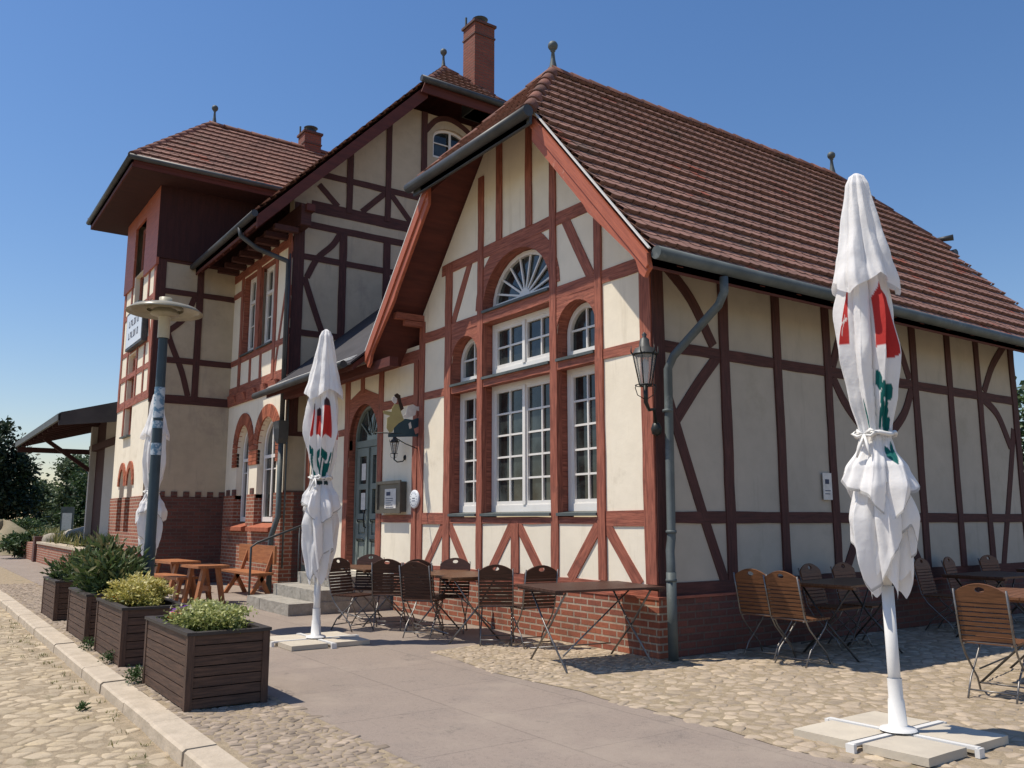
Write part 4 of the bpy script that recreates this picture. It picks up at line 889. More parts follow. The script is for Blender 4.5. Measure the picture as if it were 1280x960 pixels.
# plank bench with back, trestle tables, backless bench
bn = thing('garden_bench', 'plank bench with backrest against the brick wall left of the steps', 'bench', (-10.15, -1.08, 0))
M().bar((-.92, 0, .44), (.92, 0, .44), .42, .045, (0, 0, 1), 3, .003).build('seat', mBench, bn)
M().bar((-1.25, .26, .78), (.85, .26, .78), .045, .34, (0, 0, 1), 3, .003).build('backrest', mBench, bn)
for x in (-.72, .72):
    M().bar((x, -.18, 0), (x, .10, .42), .07, .09, (1, 0, 0)).build('leg', mBench, bn); M().bar((x, .22, 0), (x, .0, .42), .07, .09, (1, 0, 0)).build('leg', mBench, bn)
    M().bar((x, .12, .40), (x, .29, .93), .06, .05, (1, 0, 0)).build('back_post', mBench, bn)
def trestle(name, label, cat, loc, rz, w_, l_, h, group=None):
    t = thing(name, label, cat, loc, rz, group); M().bar((-l_/2, 0, h-.02), (l_/2, 0, h-.02), w_, .045, (0, 0, 1), 3, .003).build('tabletop' if cat == 'table' else 'seat', mBench, t)
    for x in (-l_/2+.14, l_/2-.14):
        for s in (-1, 1): M().bar((x, s*w_*.42, 0), (x, s*w_*.22, h-.04), .12, .06, (0, 1, 0)).build('leg', mBench, t)
    M().bar((-l_/2+.14, 0, h*.4), (l_/2-.14, 0, h*.4), .05, .09, (0, 0, 1)).build('stretcher', mBench, t)
    return t
q = atZ(256, 706, .66); trestle('trestle_table', 'small orange brown trestle table in front of the plank bench', 'table', (q.x, q.y, 0), .1, .55, .85, .66)
q = atZ(214, 719, .44); trestle('garden_bench', 'backless plank bench left of the small trestle table, partly behind the lamp post', 'bench', (q.x, q.y, 0), .15, .40, 1.5, .44)
q = atZ(218, 700.5, .62); trestle('trestle_table', 'rear trestle table standing in front of the shaded brick tower wall', 'table', (q.x, q.y, 0), .1, .6, 1.3, .62)

# ------------------------------------------------------------------ steps, railing
st = thing('stone_steps', 'three weathered granite steps leading up to the grey double door', 'steps', (-7.05, 0, 0))
for i, (y, z0, z1, a) in enumerate(((-1.75, 0, .18, -1.0), (-1.32, .18, .36, -.93), (-.90, .36, .545, -.9))):
    b = M(); n = 3; X0, X1 = a, .95-.02*i
    for k in range(n): b.bar((X0+(X1-X0)*k/n+.004, (y-.03)/2, (z0+z1)/2), (X0+(X1-X0)*(k+1)/n-.004, (y-.03)/2, (z0+z1)/2), abs(y)-.03, z1-z0-.001, (0, 0, 1), 3, .006)
    b.build('step', mGranite, st)
rl = thing('handrail', 'grey metal handrail on the left side of the stone steps', 'railing', (-8.02, -1.72, 0))
M().tube([(0, 0, 0), (0, 0, .98), (0, .10, 1.05), (0, 1.55, 1.58)], .02, 8).build('rail', mZincD, rl); M().tube([(0, .85, .2), (0, .85, 1.33)], .014, 8).build('post', mZincD, rl)

# ------------------------------------------------------------------ planters and plants
def planter(label, x0, x1, y0, y1, h):
    t = thing('planter_box', label, 'planter', ((x0+x1)/2, (y0+y1)/2, 0), 0, 'dark wooden planters along the kerb'); w_, d_ = (x1-x0)/2, (y1-y0)/2; b = M(); n = 7; st_ = (h-.03)/n
    for i in range(n):
        z = .012+st_*(i+.5)
        for s in (-1, 1):
            b.bar((-w_+.04, s*(d_-.02), z), (w_-.04, s*(d_-.02), z), .03, st_-.008, (0, 0, 1), 2, .0015); b.bar((s*(w_-.02), -d_+.04, z), (s*(w_-.02), d_-.04, z), .03, st_-.008, (0, 0, 1), 2, .0015)
    b.build('board_wall', mPlant, t)
    M().box((-w_+.036, -d_+.036, .01), (w_-.036, d_-.036, h-.05)).build('soil', mSoil, t)
    for sx in (-1, 1):
        for sy in (-1, 1): M().bar((sx*(w_-.025), sy*(d_-.025), 0), (sx*(w_-.025), sy*(d_-.025), h-.02), .056, .056, (0, 1, 0)).build('corner_post', mPlant, t)
    r = M()
    for s in (-1, 1): r.bar((-w_-.012, s*(d_-.025), h-.006), (w_+.012, s*(d_-.025), h-.006), .075, .024, (0, 0, 1)); r.bar((s*(w_-.025), -d_+.013, h-.008), (s*(w_-.025), d_-.013, h-.008), .075, .024, (0, 0, 1))
    r.build('rim', mRim, t); return t
PL = [(-1.66, -.25, -4.76, -4.12, .58, 'nearest planter with lime variegated shrub and purple and orange flowers'), (-4.05, -2.68, -4.76, -4.14, .57, 'second planter from the camera, full of yellow variegated shrub'),
      (-6.05, -4.72, -4.76, -4.14, .56, 'third planter from the camera, carrying the tallest green bush'), (-8.75, -7.45, -4.74, -4.12, .56, 'farthest planter with a low dark green bush')]
for a in PL: planter('dark brown '+a[5] if 0 else a[5], *a[:5])
def shrub(name, label, loc, rad, n, ls, m, asp=.5, up=.3, stems=10, group=None, clumps=16, cat='plant'):
    t = thing(name, label, cat, loc, 0, group); b = M()
    for _ in range(stems): a = random.random()*6.28; b.tube([(0.25*rad[0]*math.cos(a), .25*rad[1]*math.sin(a), 0), (rad[0]*.6*math.cos(a), rad[1]*.6*math.sin(a), rad[2]*1.0)], [.008, .004], 5)
    b.build('stems', mTrunk, t); f = M(); leafcloud(f, (0, 0, rad[2]*.75), rad, n, ls, asp, up=up, clumps=clumps); leafcloud(f, (0, 0, rad[2]*.45), (rad[0]*.9, rad[1]*.9, rad[2]*.6), n//3, ls, asp, up=up, shell=.2)
    f.build('foliage', m, t); return t
shrub('variegated_shrub', 'low lime green variegated shrub growing in the nearest planter', (-.80, -4.43, .55), (.54, .27, .12), 7000, .036, lLime, clumps=46)
shrub('variegated_shrub', 'bright yellow variegated shrub growing in the second planter', (-3.40, -4.45, .55), (.58, .27, .155), 7500, .038, lYel, clumps=46)
shrub('broadleaf_bush', 'tall glossy green bush with long leaves in the third planter', (-5.35, -4.42, .52), (.62, .38, .36), 2600, .12, lMix, .32, .9, 26, clumps=60)
shrub('broadleaf_bush', 'low dark green bush in the farthest planter', (-8.1, -4.42, .52), (.52, .28, .20), 900, .11, lMix, .34, .6, 12, clumps=24)
shrub('broadleaf_bush', 'spreading green bush rising behind the farthest planters, left of the lamp post', (-6.55, -4.3, .40), (.45, .3, .32), 1000, .12, lMix, .34, .7, 14, clumps=24)
def flowers(name, label, c, rad, n, m, group=None):
    t = thing(name, label, 'flowers', c, 0, group); b = M(); g = M()
    for _ in range(n):
        p = Vector((random.uniform(-1, 1)*rad[0], random.uniform(-1, 1)*rad[1], random.uniform(0, 1)*rad[2]))
        for k in range(5): a = 2*PI*k/5; d = Vector((math.cos(a), math.sin(a), .35))*.024; s = Vector((-math.sin(a), math.cos(a), 0))*.014; q = b.add([p, p+d*.7+s, p+d, p+d*.7-s]); b.face((q, q+1, q+2, q+3), None, random.random())
    b.build('petals', m, t)
flowers('petunia_flowers', 'purple petunias in the front left of the nearest planter', (-1.45, -4.52, .60), (.13, .10, .07), 40, mPur)
flowers('pansy_flowers', 'orange red pansies beside the purple petunias in the nearest planter', (-1.22, -4.60, .59), (.10, .07, .05), 26, mRed)
flowers('pansy_flowers', 'orange pansies below the yellow shrub in the second planter', (-3.62, -4.66, .58), (.30, .04, .05), 34, mRed)
for (x, y, z, lab, n, h) in ((-1.72, -4.80, 0, 'green weed tuft between kerb and left corner of the nearest planter', 380, .16), (-3.0, -4.80, 0, 'weed tuft by the kerb at the second planter', 160, .13), (-1.25, -5.30, -.1, 'small weed in the cobbles below the kerb', 120, .07), (-4.1, -4.8, 0, 'weed tuft by the left corner of the second planter', 200, .14)):
    t = thing('weed', lab, 'plant', (x, y, z)); f = M(); leafcloud(f, (0, 0, h*.45), (h*.8, h*.7, h*.6), n, .035, .4, up=.8, shell=.1); f.build('leaves', lGreen, t)
jt = [(random.uniform(-9, 2.2), -5.10-abs(random.gauss(0, .16)), -.115) for _ in range(70)]
blades('gutter_grass', jt, 700, .055, lGrass, .05, .004, kind='stuff', label='thin dry grass growing in the joints along the kerb', cat='grass')

# ------------------------------------------------------------------ parasols
def stroke(ph, z, segs, th):
    for (a, b, c, d) in segs:
        ux, uz = c-a, d-b; L2 = ux*ux+uz*uz; t = max(0, min(1, ((ph-a)*ux+(z-b)*uz)/L2)); dx, dz = ph-a-ux*t, z-b-uz*t
        if dx*dx+dz*dz < th*th: return True
    return False
RED, GRN, WHT, LIN = (.55, .035, .03), (.0, .13, .12), (.90, .89, .88), (.72, .70, .68)
def parasol(label, loc, H, seed, paint, rz=0, base=True, hem=.93, skirt=1.0, lean=(0, 0)):
    r = random.Random(seed); k = H/3.97
    t = thing('closed_parasol', label, 'parasol', loc, 0, 'closed white parasols', tilt=lean)
    M().tube([(0, 0, .10), (0, 0, 1.0)], .040, 14).tube([(0, 0, 1.0), (0, 0, H-.1)], .031, 12).build('pole', mWMet, t)
    M().lathe([(.12, .07), (.11, .085), (.06, .10), (.052, .26), (.047, .27), (.047, .40)], 16).build('pole_socket', mWMet, t)
    if base:
        for i, (sx, sy) in enumerate(((-1, -1), (1, -1), (1, 1), (-1, 1))):
            M().bar((sx*.26, -.215+sy*.26, .03), (sx*.26, .215+sy*.26, .03), .43, .052, (0, 0, 1), 2, .002).build('base_slab', mBase, t)
        M().bar((-.53, 0, .052), (.53, 0, .052), .045, .018, (0, 0, 1)).bar((0, -.53, .0505), (0, .53, .0505), .045, .018, (0, 0, 1)).box((-.545, -.03, .0), (-.515, .03, .055)).box((.515, -.03, .0), (.545, .03, .055)).box((-.03, -.545, .0), (.03, -.515, .055)).box((-.03, .515, .0), (.03, .545, .055)).build('base_cross', mWMet, t)
    th0 = math.atan2(CAM.y-loc[1], CAM.x-loc[0])   # side the printed panels face
    def layer(name, prof, nf, amp, zbot, seed, na=200, nz=90, twist=.5, paintf=None, par=None):
        rr = random.Random(seed); ph = [rr.random()*6.28 for _ in range(8)]; fa = [rr.uniform(.6, 1.3) for _ in range(nf)]; me = bpy.data.meshes.new(name); V, F, C = [], [], []
        z0 = prof[0][0]
        def R(z):
            for (za, ra), (zb, rb) in zip(prof, prof[1:]):
                if za >= z >= zb: u = (za-z)/(za-zb); u = u*u*(3-2*u)*.5+u*.5; return ra+(rb-ra)*u
            return prof[-1][1]
        for i in range(na):
            th = 2*PI*i/na
            ze = zbot(th)
            for j in range(nz+1):
                z = z0+(ze-z0)*j/nz; R0_ = R(z); tw = twist*math.sin(z*1.7+ph[0])+.25*math.sin(z*4+ph[1])*twist
                f = (th+tw*.3)*nf/(2*PI); i0 = int(math.floor(f)) % nf; u = f-math.floor(f)
                tri = 1-abs(2*u-1); ridge_ = tri**.55; dep = 1-amp*(1-ridge_)*fa[i0]
                near_ = math.exp(-abs(z-2.03*k)*5.5); dep *= 1+.16*near_*(abs(((th*23/(2*PI)+ph[5]) % 1)*2-1)-.5)
                dep *= 1+.10*(abs(((th*3/(2*PI)+z*.9+ph[6]) % 1)*2-1)-.5)+.07*(abs(((th*5/(2*PI)-z*1.6+ph[7]) % 1)*2-1)-.5)
                wob = 1+.07*math.sin(3*th+2.3*z+ph[2])+.05*math.sin(5*th-3.1*z+ph[3])+.025*math.sin(11*th+7*z+ph[4])
                rad = max(.012, R0_*dep*wob); th2 = th+.22*amp*math.sin(2*PI*u)*6/nf+.10*math.sin(z*2.6+ph[4]); V.append((rad*math.cos(th2), rad*math.sin(th2), z))
                phi = (th-th0+PI) % (2*PI)-PI; c = WHT
                if paintf: c = paintf(phi, z/k, ze/k) or WHT
                C.append(c)
        for i in range(na):
            for j in range(nz): a = i*(nz+1)+j; b = ((i+1) % na)*(nz+1)+j; F.append((a, a+1, b+1, b))
        me.from_pydata(V, [], F); at = me.color_attributes.new('paint', 'FLOAT_COLOR', 'POINT')
        for i, c in enumerate(C): at.data[i].color = (*c, 1)
        for p in me.polygons: p.use_smooth = True
        me.materials.append(mFab); return link(name, me, par or t)
    c1 = r.random()*6
    body = layer('canopy', [(3.4*k, .10), (3.15*k, .165), (2.9*k, .20), (2.6*k, .215), (2.3*k, .17), (2.08*k, .115), (2.0*k, .105)], 8, .42, lambda th: 1.99*k, seed+1, 260, 110, .5, paint)
    layer('vent_cap', [(H, .015), (H-.03, .055), (H-.10, .085), (3.55*k, .135), (3.3*k, .19), (3.12*k, .235), (2.9*k, .25)], 8, .20, lambda th: (3.16-.14*abs(((th*3/(2*PI)+c1) % 1)*2-1))*k, seed+2, 200, 60, .3, None, body)
    layer('skirt', [(2.02*k, .105), (1.93*k, .13), (1.80*k, .215*skirt), (1.66*k, .265*skirt), (1.4*k, .25*skirt)], 7, .34, lambda th: (1.60+.30*(abs(((th*2/(2*PI)+c1) % 1)*2-1)-.5)+.05*(abs(((th*5/(2*PI)) % 1)*2-1)-.5))*k, seed+3, 220, 50, .8, lambda p, z, e: (.5, .49, .47) if z < e+.018 else (paint(p, z, e) if paint else None), body)
    layer('skirt', [(1.98*k, .095), (1.7*k, .17), (1.45*k, .235*skirt), (1.2*k, .215*skirt), (.9*k, .17), (.6, .15)], 6, .45, lambda th: (hem+.24+.42*(abs(((th*2/(2*PI)+c1+.3) % 1)*2-1)-.5)+.05*(abs(((th*7/(2*PI)) % 1)*2-1)-.5))*k, seed+4, 240, 80, 1.1, lambda p, z, e: (.5, .49, .47) if z < e+.016 else None, body)
    layer('skirt', [(1.9*k, .085), (1.5*k, .15), (1.2*k, .165), (.9*k, .14), (.6, .12)], 5, .45, lambda th: (hem+.08+.20*(abs(((th*4/(2*PI)+c1) % 1)*2-1)-.5))*k, seed+5, 160, 60, 1.1, None, body)
    b = M(); pts = [(.128*math.cos(a*PI/12), .128*math.sin(a*PI/12), 2.035*k+.008*math.sin(a*1.3)) for a in range(25)]; b.tube(pts, .016, 8)
    d = Vector((math.cos(th0-.5), math.sin(th0-.5), 0)); s = Vector((-d.y, d.x, 0)); c = d*.15+Vector((0, 0, 2.03*k))
    for sg in (-1, 1): b.tube([c, c+s*.05*sg+Vector((0, 0, .03)), c+s*.085*sg+Vector((0, 0, .01)), c+s*.05*sg-Vector((0, 0, .015)), c], [.008, .013, .016, .012, .008], 6); b.tube([c, c+s*.03*sg+d*.02-Vector((0, 0, .09)), c+s*.05*sg+d*.03-Vector((0, 0, .16))], [.01, .011, .007], 6)
    b.build('tie_strap', mWMet, t)
    return t
def pnt2(ph, z, e):
    if .15 < ph < 1.2 and 2.60+.04*math.sin(ph*5) < z < 3.16-.3*abs(ph-.7):
        if stroke(ph, z, [(.55, 2.78, .55, 2.95), (.62, 2.76, .85, 2.76), (.7, 2.78, .72, 2.98), (.85, 2.80, .85, 2.95)], .028): return (.03, .10, .10)
        if stroke(ph, z, [(.5, 2.84, .95, 2.86)], .012): return (.5, .5, .48)
        return RED
    if -1.35 < ph < -.85 and 2.68 < z < 3.08:
        if stroke(ph, z, [(-1.3, 2.80, -.9, 2.86), (-1.2, 2.72, -1.15, 2.86), (-1.05, 2.74, -1.0, 2.88)], .012): return (.75, .7, .66)
        return RED
    if stroke(ph, z, [(.20, 2.42, .30, 2.38), (.35, 2.12, .40, 2.34), (.40, 2.34, 1.05, 2.32), (.6, 2.09, .95, 2.22), (.5, 2.20, 1.0, 2.16), (.35, 2.28, .6, 2.09), (-.5, 2.22, -.35, 2.10), (.8, 2.10, 1.1, 2.1)], .055): return GRN
    if stroke(ph, z, [(.45, 1.90, .62, 1.86), (.62, 1.86, .8, 1.93)], .05): return GRN
def pnt1(ph, z, e):
    for a, b, l, h in ((-1.15, -.72, 2.58, 3.0), (-.62, -.30, 2.55, 2.92), (-.10, .42, 2.55, 3.05), (.95, 1.3, 2.55, 2.95)):
        if a < ph < b and l+.03*math.sin(ph*9) < z < h-.15*abs(ph-(a+b)/2): return (.06, .03, .04) if (z > h-.1) else RED
    if stroke(ph, z, [(-1.05, 2.40, -.9, 2.38), (-.1, 2.36, .3, 2.30), (.2, 2.16, .7, 2.16), (-1.1, 2.32, -.95, 2.08), (-.95, 2.08, -.75, 2.06), (-.55, 2.30, -.35, 2.34), (-.50, 2.24, -.2, 2.10), (-.2, 2.10, .0, 2.28), (.15, 2.08, .45, 2.06), (.45, 2.06, .55, 2.30), (.15, 2.1, .2, 2.2), (.85, 2.28, .95, 2.10), (.8, 2.36, .86, 2.38), (-.9, 2.2, -.8, 2.35)], .055): return GRN
    if stroke(ph, z, [(-.7, 1.97, .2, 1.97), (.4, 1.97, 1.0, 1.97)], .025): return (.02, .05, .06)
def pnt3(ph, z, e):
    if stroke(ph, z, [(-.3, 2.30, .0, 2.08), (.1, 2.32, .3, 2.10), (-.3, 2.1, -.1, 2.3), (.4, 2.3, .45, 2.1)], .08): return GRN
parasol('large closed white parasol tied with a bow in the right foreground', (3.33, -1.10, 0), 3.97, 11, pnt2, lean=(.0, -.012))
parasol('closed white parasol with red and green print standing before the entrance steps', (-3.20, -2.50, 0), 3.80, 23, pnt1, hem=.72)
parasol('closed white parasol half hidden behind the lamp post, in front of the tower', (-9.75, -3.0, 0), 3.78, 37, pnt3, hem=.80)

# ------------------------------------------------------------------ street lamp
LX, LY = -5.44, -3.93
lp = thing('street_lamp', 'blue grey lamp post with a flat beige disc shade rising between the planters', 'street lamp', (LX, LY, 0))
M().lathe([(.076, 0), (.076, 1.1), (.070, 1.15), (.066, 2.4), (.060, 3.98)], 20).build('pole', mLampP, lp)
M().lathe([(.078, 3.90), (.078, 4.30), (.085, 4.31), (.085, 4.47), (.0, 4.48)], 24).build('lamp_collar', mLampT, lp)
mDisc = mat('translucent lamp shade', (.36,.33,.25), (.27,.25,.19), 5, .3, uv=False); 
M().lathe([(.08, 4.385), (.25, 4.36), (.42, 4.31), (.50, 4.255), (.503, 4.26), (.42, 4.325), (.25, 4.375), (.08, 4.40)], 48).build('lamp_shade', mDisc, lp)
M().lathe([(.16, 4.30), (.19, 4.25), (.185, 4.23), (.12, 4.205), (.08, 4.20)], 32).lathe([(.235, 4.335), (.245, 4.31), (.235, 4.29)], 32).build('lamp_lens', mDisc, lp)
stk = bpy.data.materials.new('weathered stickers'); stk.use_nodes = True; nt = stk.node_tree; tc = N(nt, 'ShaderNodeTexCoord')
nt.links.new(mixc(nt, ramp(nt, noise(nt, tc.outputs['Object'], 16, 4), .46, .54), (.10,.20,.30), (.45,.52,.58)), nt.nodes['Principled BSDF'].inputs['Base Color'])
for z0, z1 in ((2.80, 3.22), (2.66, 2.76), (2.30, 2.46)): M().lathe([(.069, z0), (.068, z1)], 20).build('sticker', stk, lp)

# ------------------------------------------------------------------ wall lanterns
def lantern(label, anchor, c, s, group='wall lanterns'):
    """c: centre of the glass body; s scale; anchor: point on the wall"""
    t = thing('wall_lantern', label, 'lantern', c, 0, group); z = lambda v: v*s
    fr = M()
    for k in range(6):
        a = PI*k/3; e = PI*(k+1)/3; T = Vector((math.cos(a)*.155*s, math.sin(a)*.155*s, .2*s)); Bt = Vector((math.cos(a)*.075*s, math.sin(a)*.075*s, -.2*s)); T2 = Vector((math.cos(e)*.155*s, math.sin(e)*.155*s, .2*s)); B2 = Vector((math.cos(e)*.075*s, math.sin(e)*.075*s, -.2*s))
        fr.tube([Bt, T], .009*s, 5); fr.tube([T, T2], .013*s, 5); fr.tube([Bt, B2], .010*s, 5); fr.tube([T, T*1.15+Vector((0, 0, .0)), T*1.12+Vector((0, 0, .09*s))], [.012*s, .010*s, .003*s], 5)
    fr.tube([(.13*s*math.cos(i*PI/8), .13*s*math.sin(i*PI/8), -.20*s) for i in range(17)], .006*s, 5)
    for k in (0, 2, 4): a = PI*k/3+.3; d = Vector((math.cos(a), math.sin(a), 0)); fr.tube([d*.13*s-Vector((0, 0, .2*s)), d*.15*s-Vector((0, 0, .24*s)), d*.12*s-Vector((0, 0, .33*s)), d*.02*s-Vector((0, 0, .38*s))], .006*s, 5)
    fr.build('frame', mIron, t)
    gl = bpy.data.materials.get('lantern glass')
    if not gl:
        gl = bpy.data.materials.new('lantern glass'); gl.use_nodes = True; p = gl.node_tree.nodes['Principled BSDF']; p.inputs['Base Color'].default_value = (.55, .55, .52, 1); p.inputs['Roughness'].default_value = .15; p.inputs['Alpha'].default_value = .38
    M().lathe([(.075*s, -.195*s), (.15*s, .19*s)], 6).build('glass', gl, t)
    M().lathe([(.165*s, .205*s), (.12*s, .28*s), (.075*s, .30*s), (.06*s, .40*s), (.02*s, .43*s), (.035*s, .46*s), (.0, .50*s)], 12).build('roof_cap', mZincD, t)
    M().lathe([(.028*s, -.19*s), (.045*s, -.02*s), (.05*s, .10*s), (.0, .16*s)], 12).build('lamp_bulb', mPaper, t)
    A = Vector(anchor)-Vector(c); M().tube([(0, 0, -.2*s), (0, 0, -.42*s), (A.x*.3, A.y*.3, -.50*s), (A.x*.8, A.y*.8, -.46*s), A], [.03*s, .028*s, .022*s, .022*s, .02*s], 8).lathe([(.0, -.1*s), (.06*s, -.07*s), (.075*s, .0), (.05*s, .07*s), (.0, .1*s)], 12, A).build('bracket', mIron, t)
    return t
q = atY(808, 462, -.38); lantern('black six-sided glass lantern on the corner post beside the downpipe', (.05, -.02, 2.42), (q.x-.02, -.38, q.z), .82)
q = atY(493, 562, -.2); lantern('small black lantern on the wall between door and menu box', (q.x+.0, .0, q.z-.12), (q.x, -.2, q.z+.03), .46)

# ------------------------------------------------------------------ things on the wall
def wall2(px, py, d=0): p = atY(px, py, -d); return p
a, b = wall2(480, 604), wall2(508, 640)
mb = thing('menu_box', 'grey bronze menu display box with a white sheet, on the wall right of the door', 'menu box', ((a.x+b.x)/2, -.01, (a.z+b.z)/2)); W_, H_ = (b.x-a.x)/2, (a.z-b.z)/2
M().box((-W_, -.10, -H_), (W_, 0, H_)).box((-W_-.02, -.125, -H_-.02), (-W_+.03, -.10, H_+.02)).box((W_-.03, -.125, -H_-.02), (W_+.02, -.10, H_+.02)).box((-W_+.03, -.124, H_-.03), (W_-.03, -.10, H_+.02)).box((-W_+.03, -.124, -H_-.02), (W_-.03, -.10, -H_+.04)).build('case', mBoxG, mb)
pp = M().box((-W_*.35, -.106, -H_*.75), (W_*.62, -.103, H_*.55)).build('menu_sheet', mPaper, mb); ik = M().box((-W_*.2, -.109, H_*.1), (W_*.15, -.107, H_*.35))
for i in range(5): ik.box((-W_*.25, -.109, -H_*.12-i*.035), (W_*random.uniform(.2, .5), -.107, -H_*.12-i*.035+.010))
ik.build('print', mInk, pp)
q = wall2(521, 624); dq = thing('round_sign', 'round white enamel disc on the double red post right of the menu box', 'sign', (q.x, -.03, q.z))
o = M().lathe([(.0, .03), (.13, .03), (.145, .022), (.145, 0)], 28)
xform(o, Matrix.Rotation(PI/2, 4, 'X')); o.build('disc', mSignW, dq); o = M()
for i in range(14): a_ = 2*PI*i/14; o.box((.10*math.cos(a_)-.006, -.0335, .10*math.sin(a_)-.006), (.10*math.cos(a_)+.006, -.031, .10*math.sin(a_)+.006))
o.box((-.05, -.0335, -.03), (.05, -.031, -.02)).box((-.04, -.0335, .01), (.045, -.031, .02)); o.build('lettering', mInk, dq)
# painted cut-out sign on an iron bracket, projecting from the double post
hs = thing('hanging_sign', 'painted metal cut-out sign with yellow figure and white animal beside the door', 'sign', (-5.30, 0, 2.75))
def cut(nm, m, pts, off):
    P = [];
    for x, y in pts: p = atX(400+x/8, 440+y/8, -5.30); P.append((off, p.y, p.z-2.75))
    M().prism(P, (.008, 0, 0)).build(nm, m, hs)
cut('painted_ground', mBlue, [(680, 818), (1012, 812), (1008, 845), (680, 852)], 0)
cut('painted_skirt', mBlue, [(735, 740), (790, 690), (850, 668), (920, 678), (990, 655), (1012, 710), (990, 790), (930, 828), (800, 812), (735, 812)], .004)
cut('painted_figure', mYel, [(715, 560), (745, 518), (795, 530), (808, 610), (835, 680), (780, 715), (735, 760), (722, 800), (690, 806), (662, 760), (668, 660), (700, 640), (640, 622), (625, 604), (632, 588), (712, 598)], .009)
cut('painted_face', mPaper, [(718, 455), (745, 440), (765, 460), (762, 505), (742, 520), (714, 492)], .013)
cut('painted_hair', mHair, [(735, 430), (765, 414), (797, 436), (806, 500), (832, 566), (802, 592), (784, 530), (768, 470), (745, 450)], .017)
cut('painted_animal', mPaper, [(858, 596), (880, 540), (925, 524), (955, 545), (985, 548), (992, 588), (972, 592), (965, 572), (955, 600), (948, 632), (905, 648), (850, 660), (822, 640), (852, 625)], .013)
cut('painted_detail', mPink, [(974, 652), (1008, 614), (1022, 655), (1000, 692)], .013); cut('painted_detail', mPink, [(934, 768), (956, 760), (990, 742), (994, 800), (950, 824)], .013)
cut('painted_detail', mPaper, [(880, 720), (900, 700), (912, 760), (890, 770)], .013)
M().tube([(0, .0, .62), (0, .0, -.25)], .012, 6).tube([(0, 0, .05), (0, -.78, .02)], .010, 6).tube([(0, 0, -.2), (0, -.25, -.12), (0, -.5, .0)], .008, 6).build('bracket', mIron, hs)
# station sign on the tower, pinned notice on the side wall
a, b = atY(161, 395, TY-.12), atY(177, 424, TY-.12)
sg = thing('station_sign', 'white enamel sign in a dark frame high on the narrow sunlit tower face', 'sign', ((a.x+b.x)/2, TY-.02, (a.z+b.z)/2)); W_, H_ = (b.x-a.x)/2, .42
M().box((-W_-.06, -.12, -H_-.06), (W_+.06, 0, H_+.06)).build('sign_case', mZincD, sg); M().box((-W_, -.128, -H_), (W_, -.121, H_)).build('sign_face', mSignW, sg)
ik = M()
for r_ in range(2):
    for i in range(6):
        x = (-.66+i*.22)*W_; z0 = .06 if r_ == 0 else -.24; ik.box((x, -.132, z0), (x+.035, -.129, z0+.17))
        if i % 3 != 1: ik.box((x+.035, -.132, z0), (x+.12, -.129, z0+.03))
        if i % 2: ik.box((x+.035, -.132, z0+.14), (x+.12, -.129, z0+.17)); ik.box((x+.10, -.132, z0+.03), (x+.13, -.129, z0+.14))
ik.build('lettering', mInk, sg)
q = atX(1034, 608, .03); nc = thing('pinned_notice', 'small white notice pinned to a dark post of the shaded side wall', 'notice', (.03, q.y, q.z))
M().box((0, -.09, -.17), (.008, .09, .17)).build('sheet', mPaper, nc); M().box((.009, -.05, .03), (.011, .03, .09)).box((.009, -.06, -.10), (.011, .04, -.09)).box((.009, -.06, -.06), (.011, .055, -.05)).build('print', mInk, nc)

# ------------------------------------------------------------------ goods shed canopy and loading platform
sh = thing('goods_shed', 'low goods shed with wide dark canopy roof and white posts beyond the tower', 'shed', (-18.3, 0, 0))
def L3(x, y, z): return (x+18.3, y, z)
M().prism([L3(-18.2, -3.5, 4.12), L3(-28.5, -3.5, 4.12), L3(-28.5, 3.5, 6.1), L3(-18.2, 3.5, 6.1)], (0, 0, .09)).build('roof', mSlate, sh)
M().prism([L3(-18.1, -3.55, 4.18), L3(-18.1, -3.55, 3.86), L3(-18.1, .3, 4.35), L3(-18.1, 3.5, 5.8), L3(-18.1, 3.5, 6.15)], (-.06, 0, 0)).build('barge_board', mSlate, sh)
M().box(L3(-28.5, -3.58, 3.98), L3(-18.1, -3.52, 4.16)).build('fascia_board', mZincD, sh); M().box(L3(-28.5, -3.5, 3.82), L3(-28.4, 2, 4.0)).build('tie_beam', mSofD, sh)
for i in range(9): x = -19.0-i*1.1; M().bar(L3(x, -3.45, 4.02), L3(x, 1, 5.3), .10, .14).build('rafter', mSofD, sh)
WY = -1.75; mPost = mat('white grey painted boards', (.46,.43,.40), (.36,.34,.32), 2, .7, .3, 8, (22, 2, 1))
xs_ = [atY(q, 620, WY).x for q in (113, 119, 127, 136)]
M().box(L3(xs_[0], WY-.12, .8), L3(xs_[0]+.22, WY+.1, 4.4)).build('post', mPost, sh); M().box(L3(xs_[2], WY, .8), L3(-17.6, WY+.1, 4.7)).build('board_wall', mPost, sh); M().box(L3(xs_[0]+.2, WY+.05, .8), L3(xs_[2]+.1, WY+.12, 4.7)).build('door', mSofD, sh)  # dark door panel fills the open bay, standing in for the shade inside
for x in (xs_[0]+.1,): M().bar(L3(x, WY-.1, 3.0), L3(x, -3.2, 3.95), .12, .12).build('strut', mSofD, sh)
M().box(L3(-17.9, WY-.1, 3.6), L3(xs_[0]-.3, WY+.1, 3.8)).build('tie_beam', mSofD, sh)
pf = thing('loading_platform', 'low crumbling brick platform wall with grass on top beside the path', 'wall', (-18.6, 0, 0))
M().box((-26, -2.75, -.1), (0, -2.45, .62)).box((-.02, -2.74, -.1), (.3, 2.5, .615)).build('brick_wall', mBrick, pf); M().box((-8.6, -2.8, .62), (.32, -2.38, .69)).build('coping', mKerb, pf)
M().box((-9.2, -2.84, -.1), (-8.75, -2.40, .86)).build('pier', mBrickD, pf)
gp = M(); n = 24
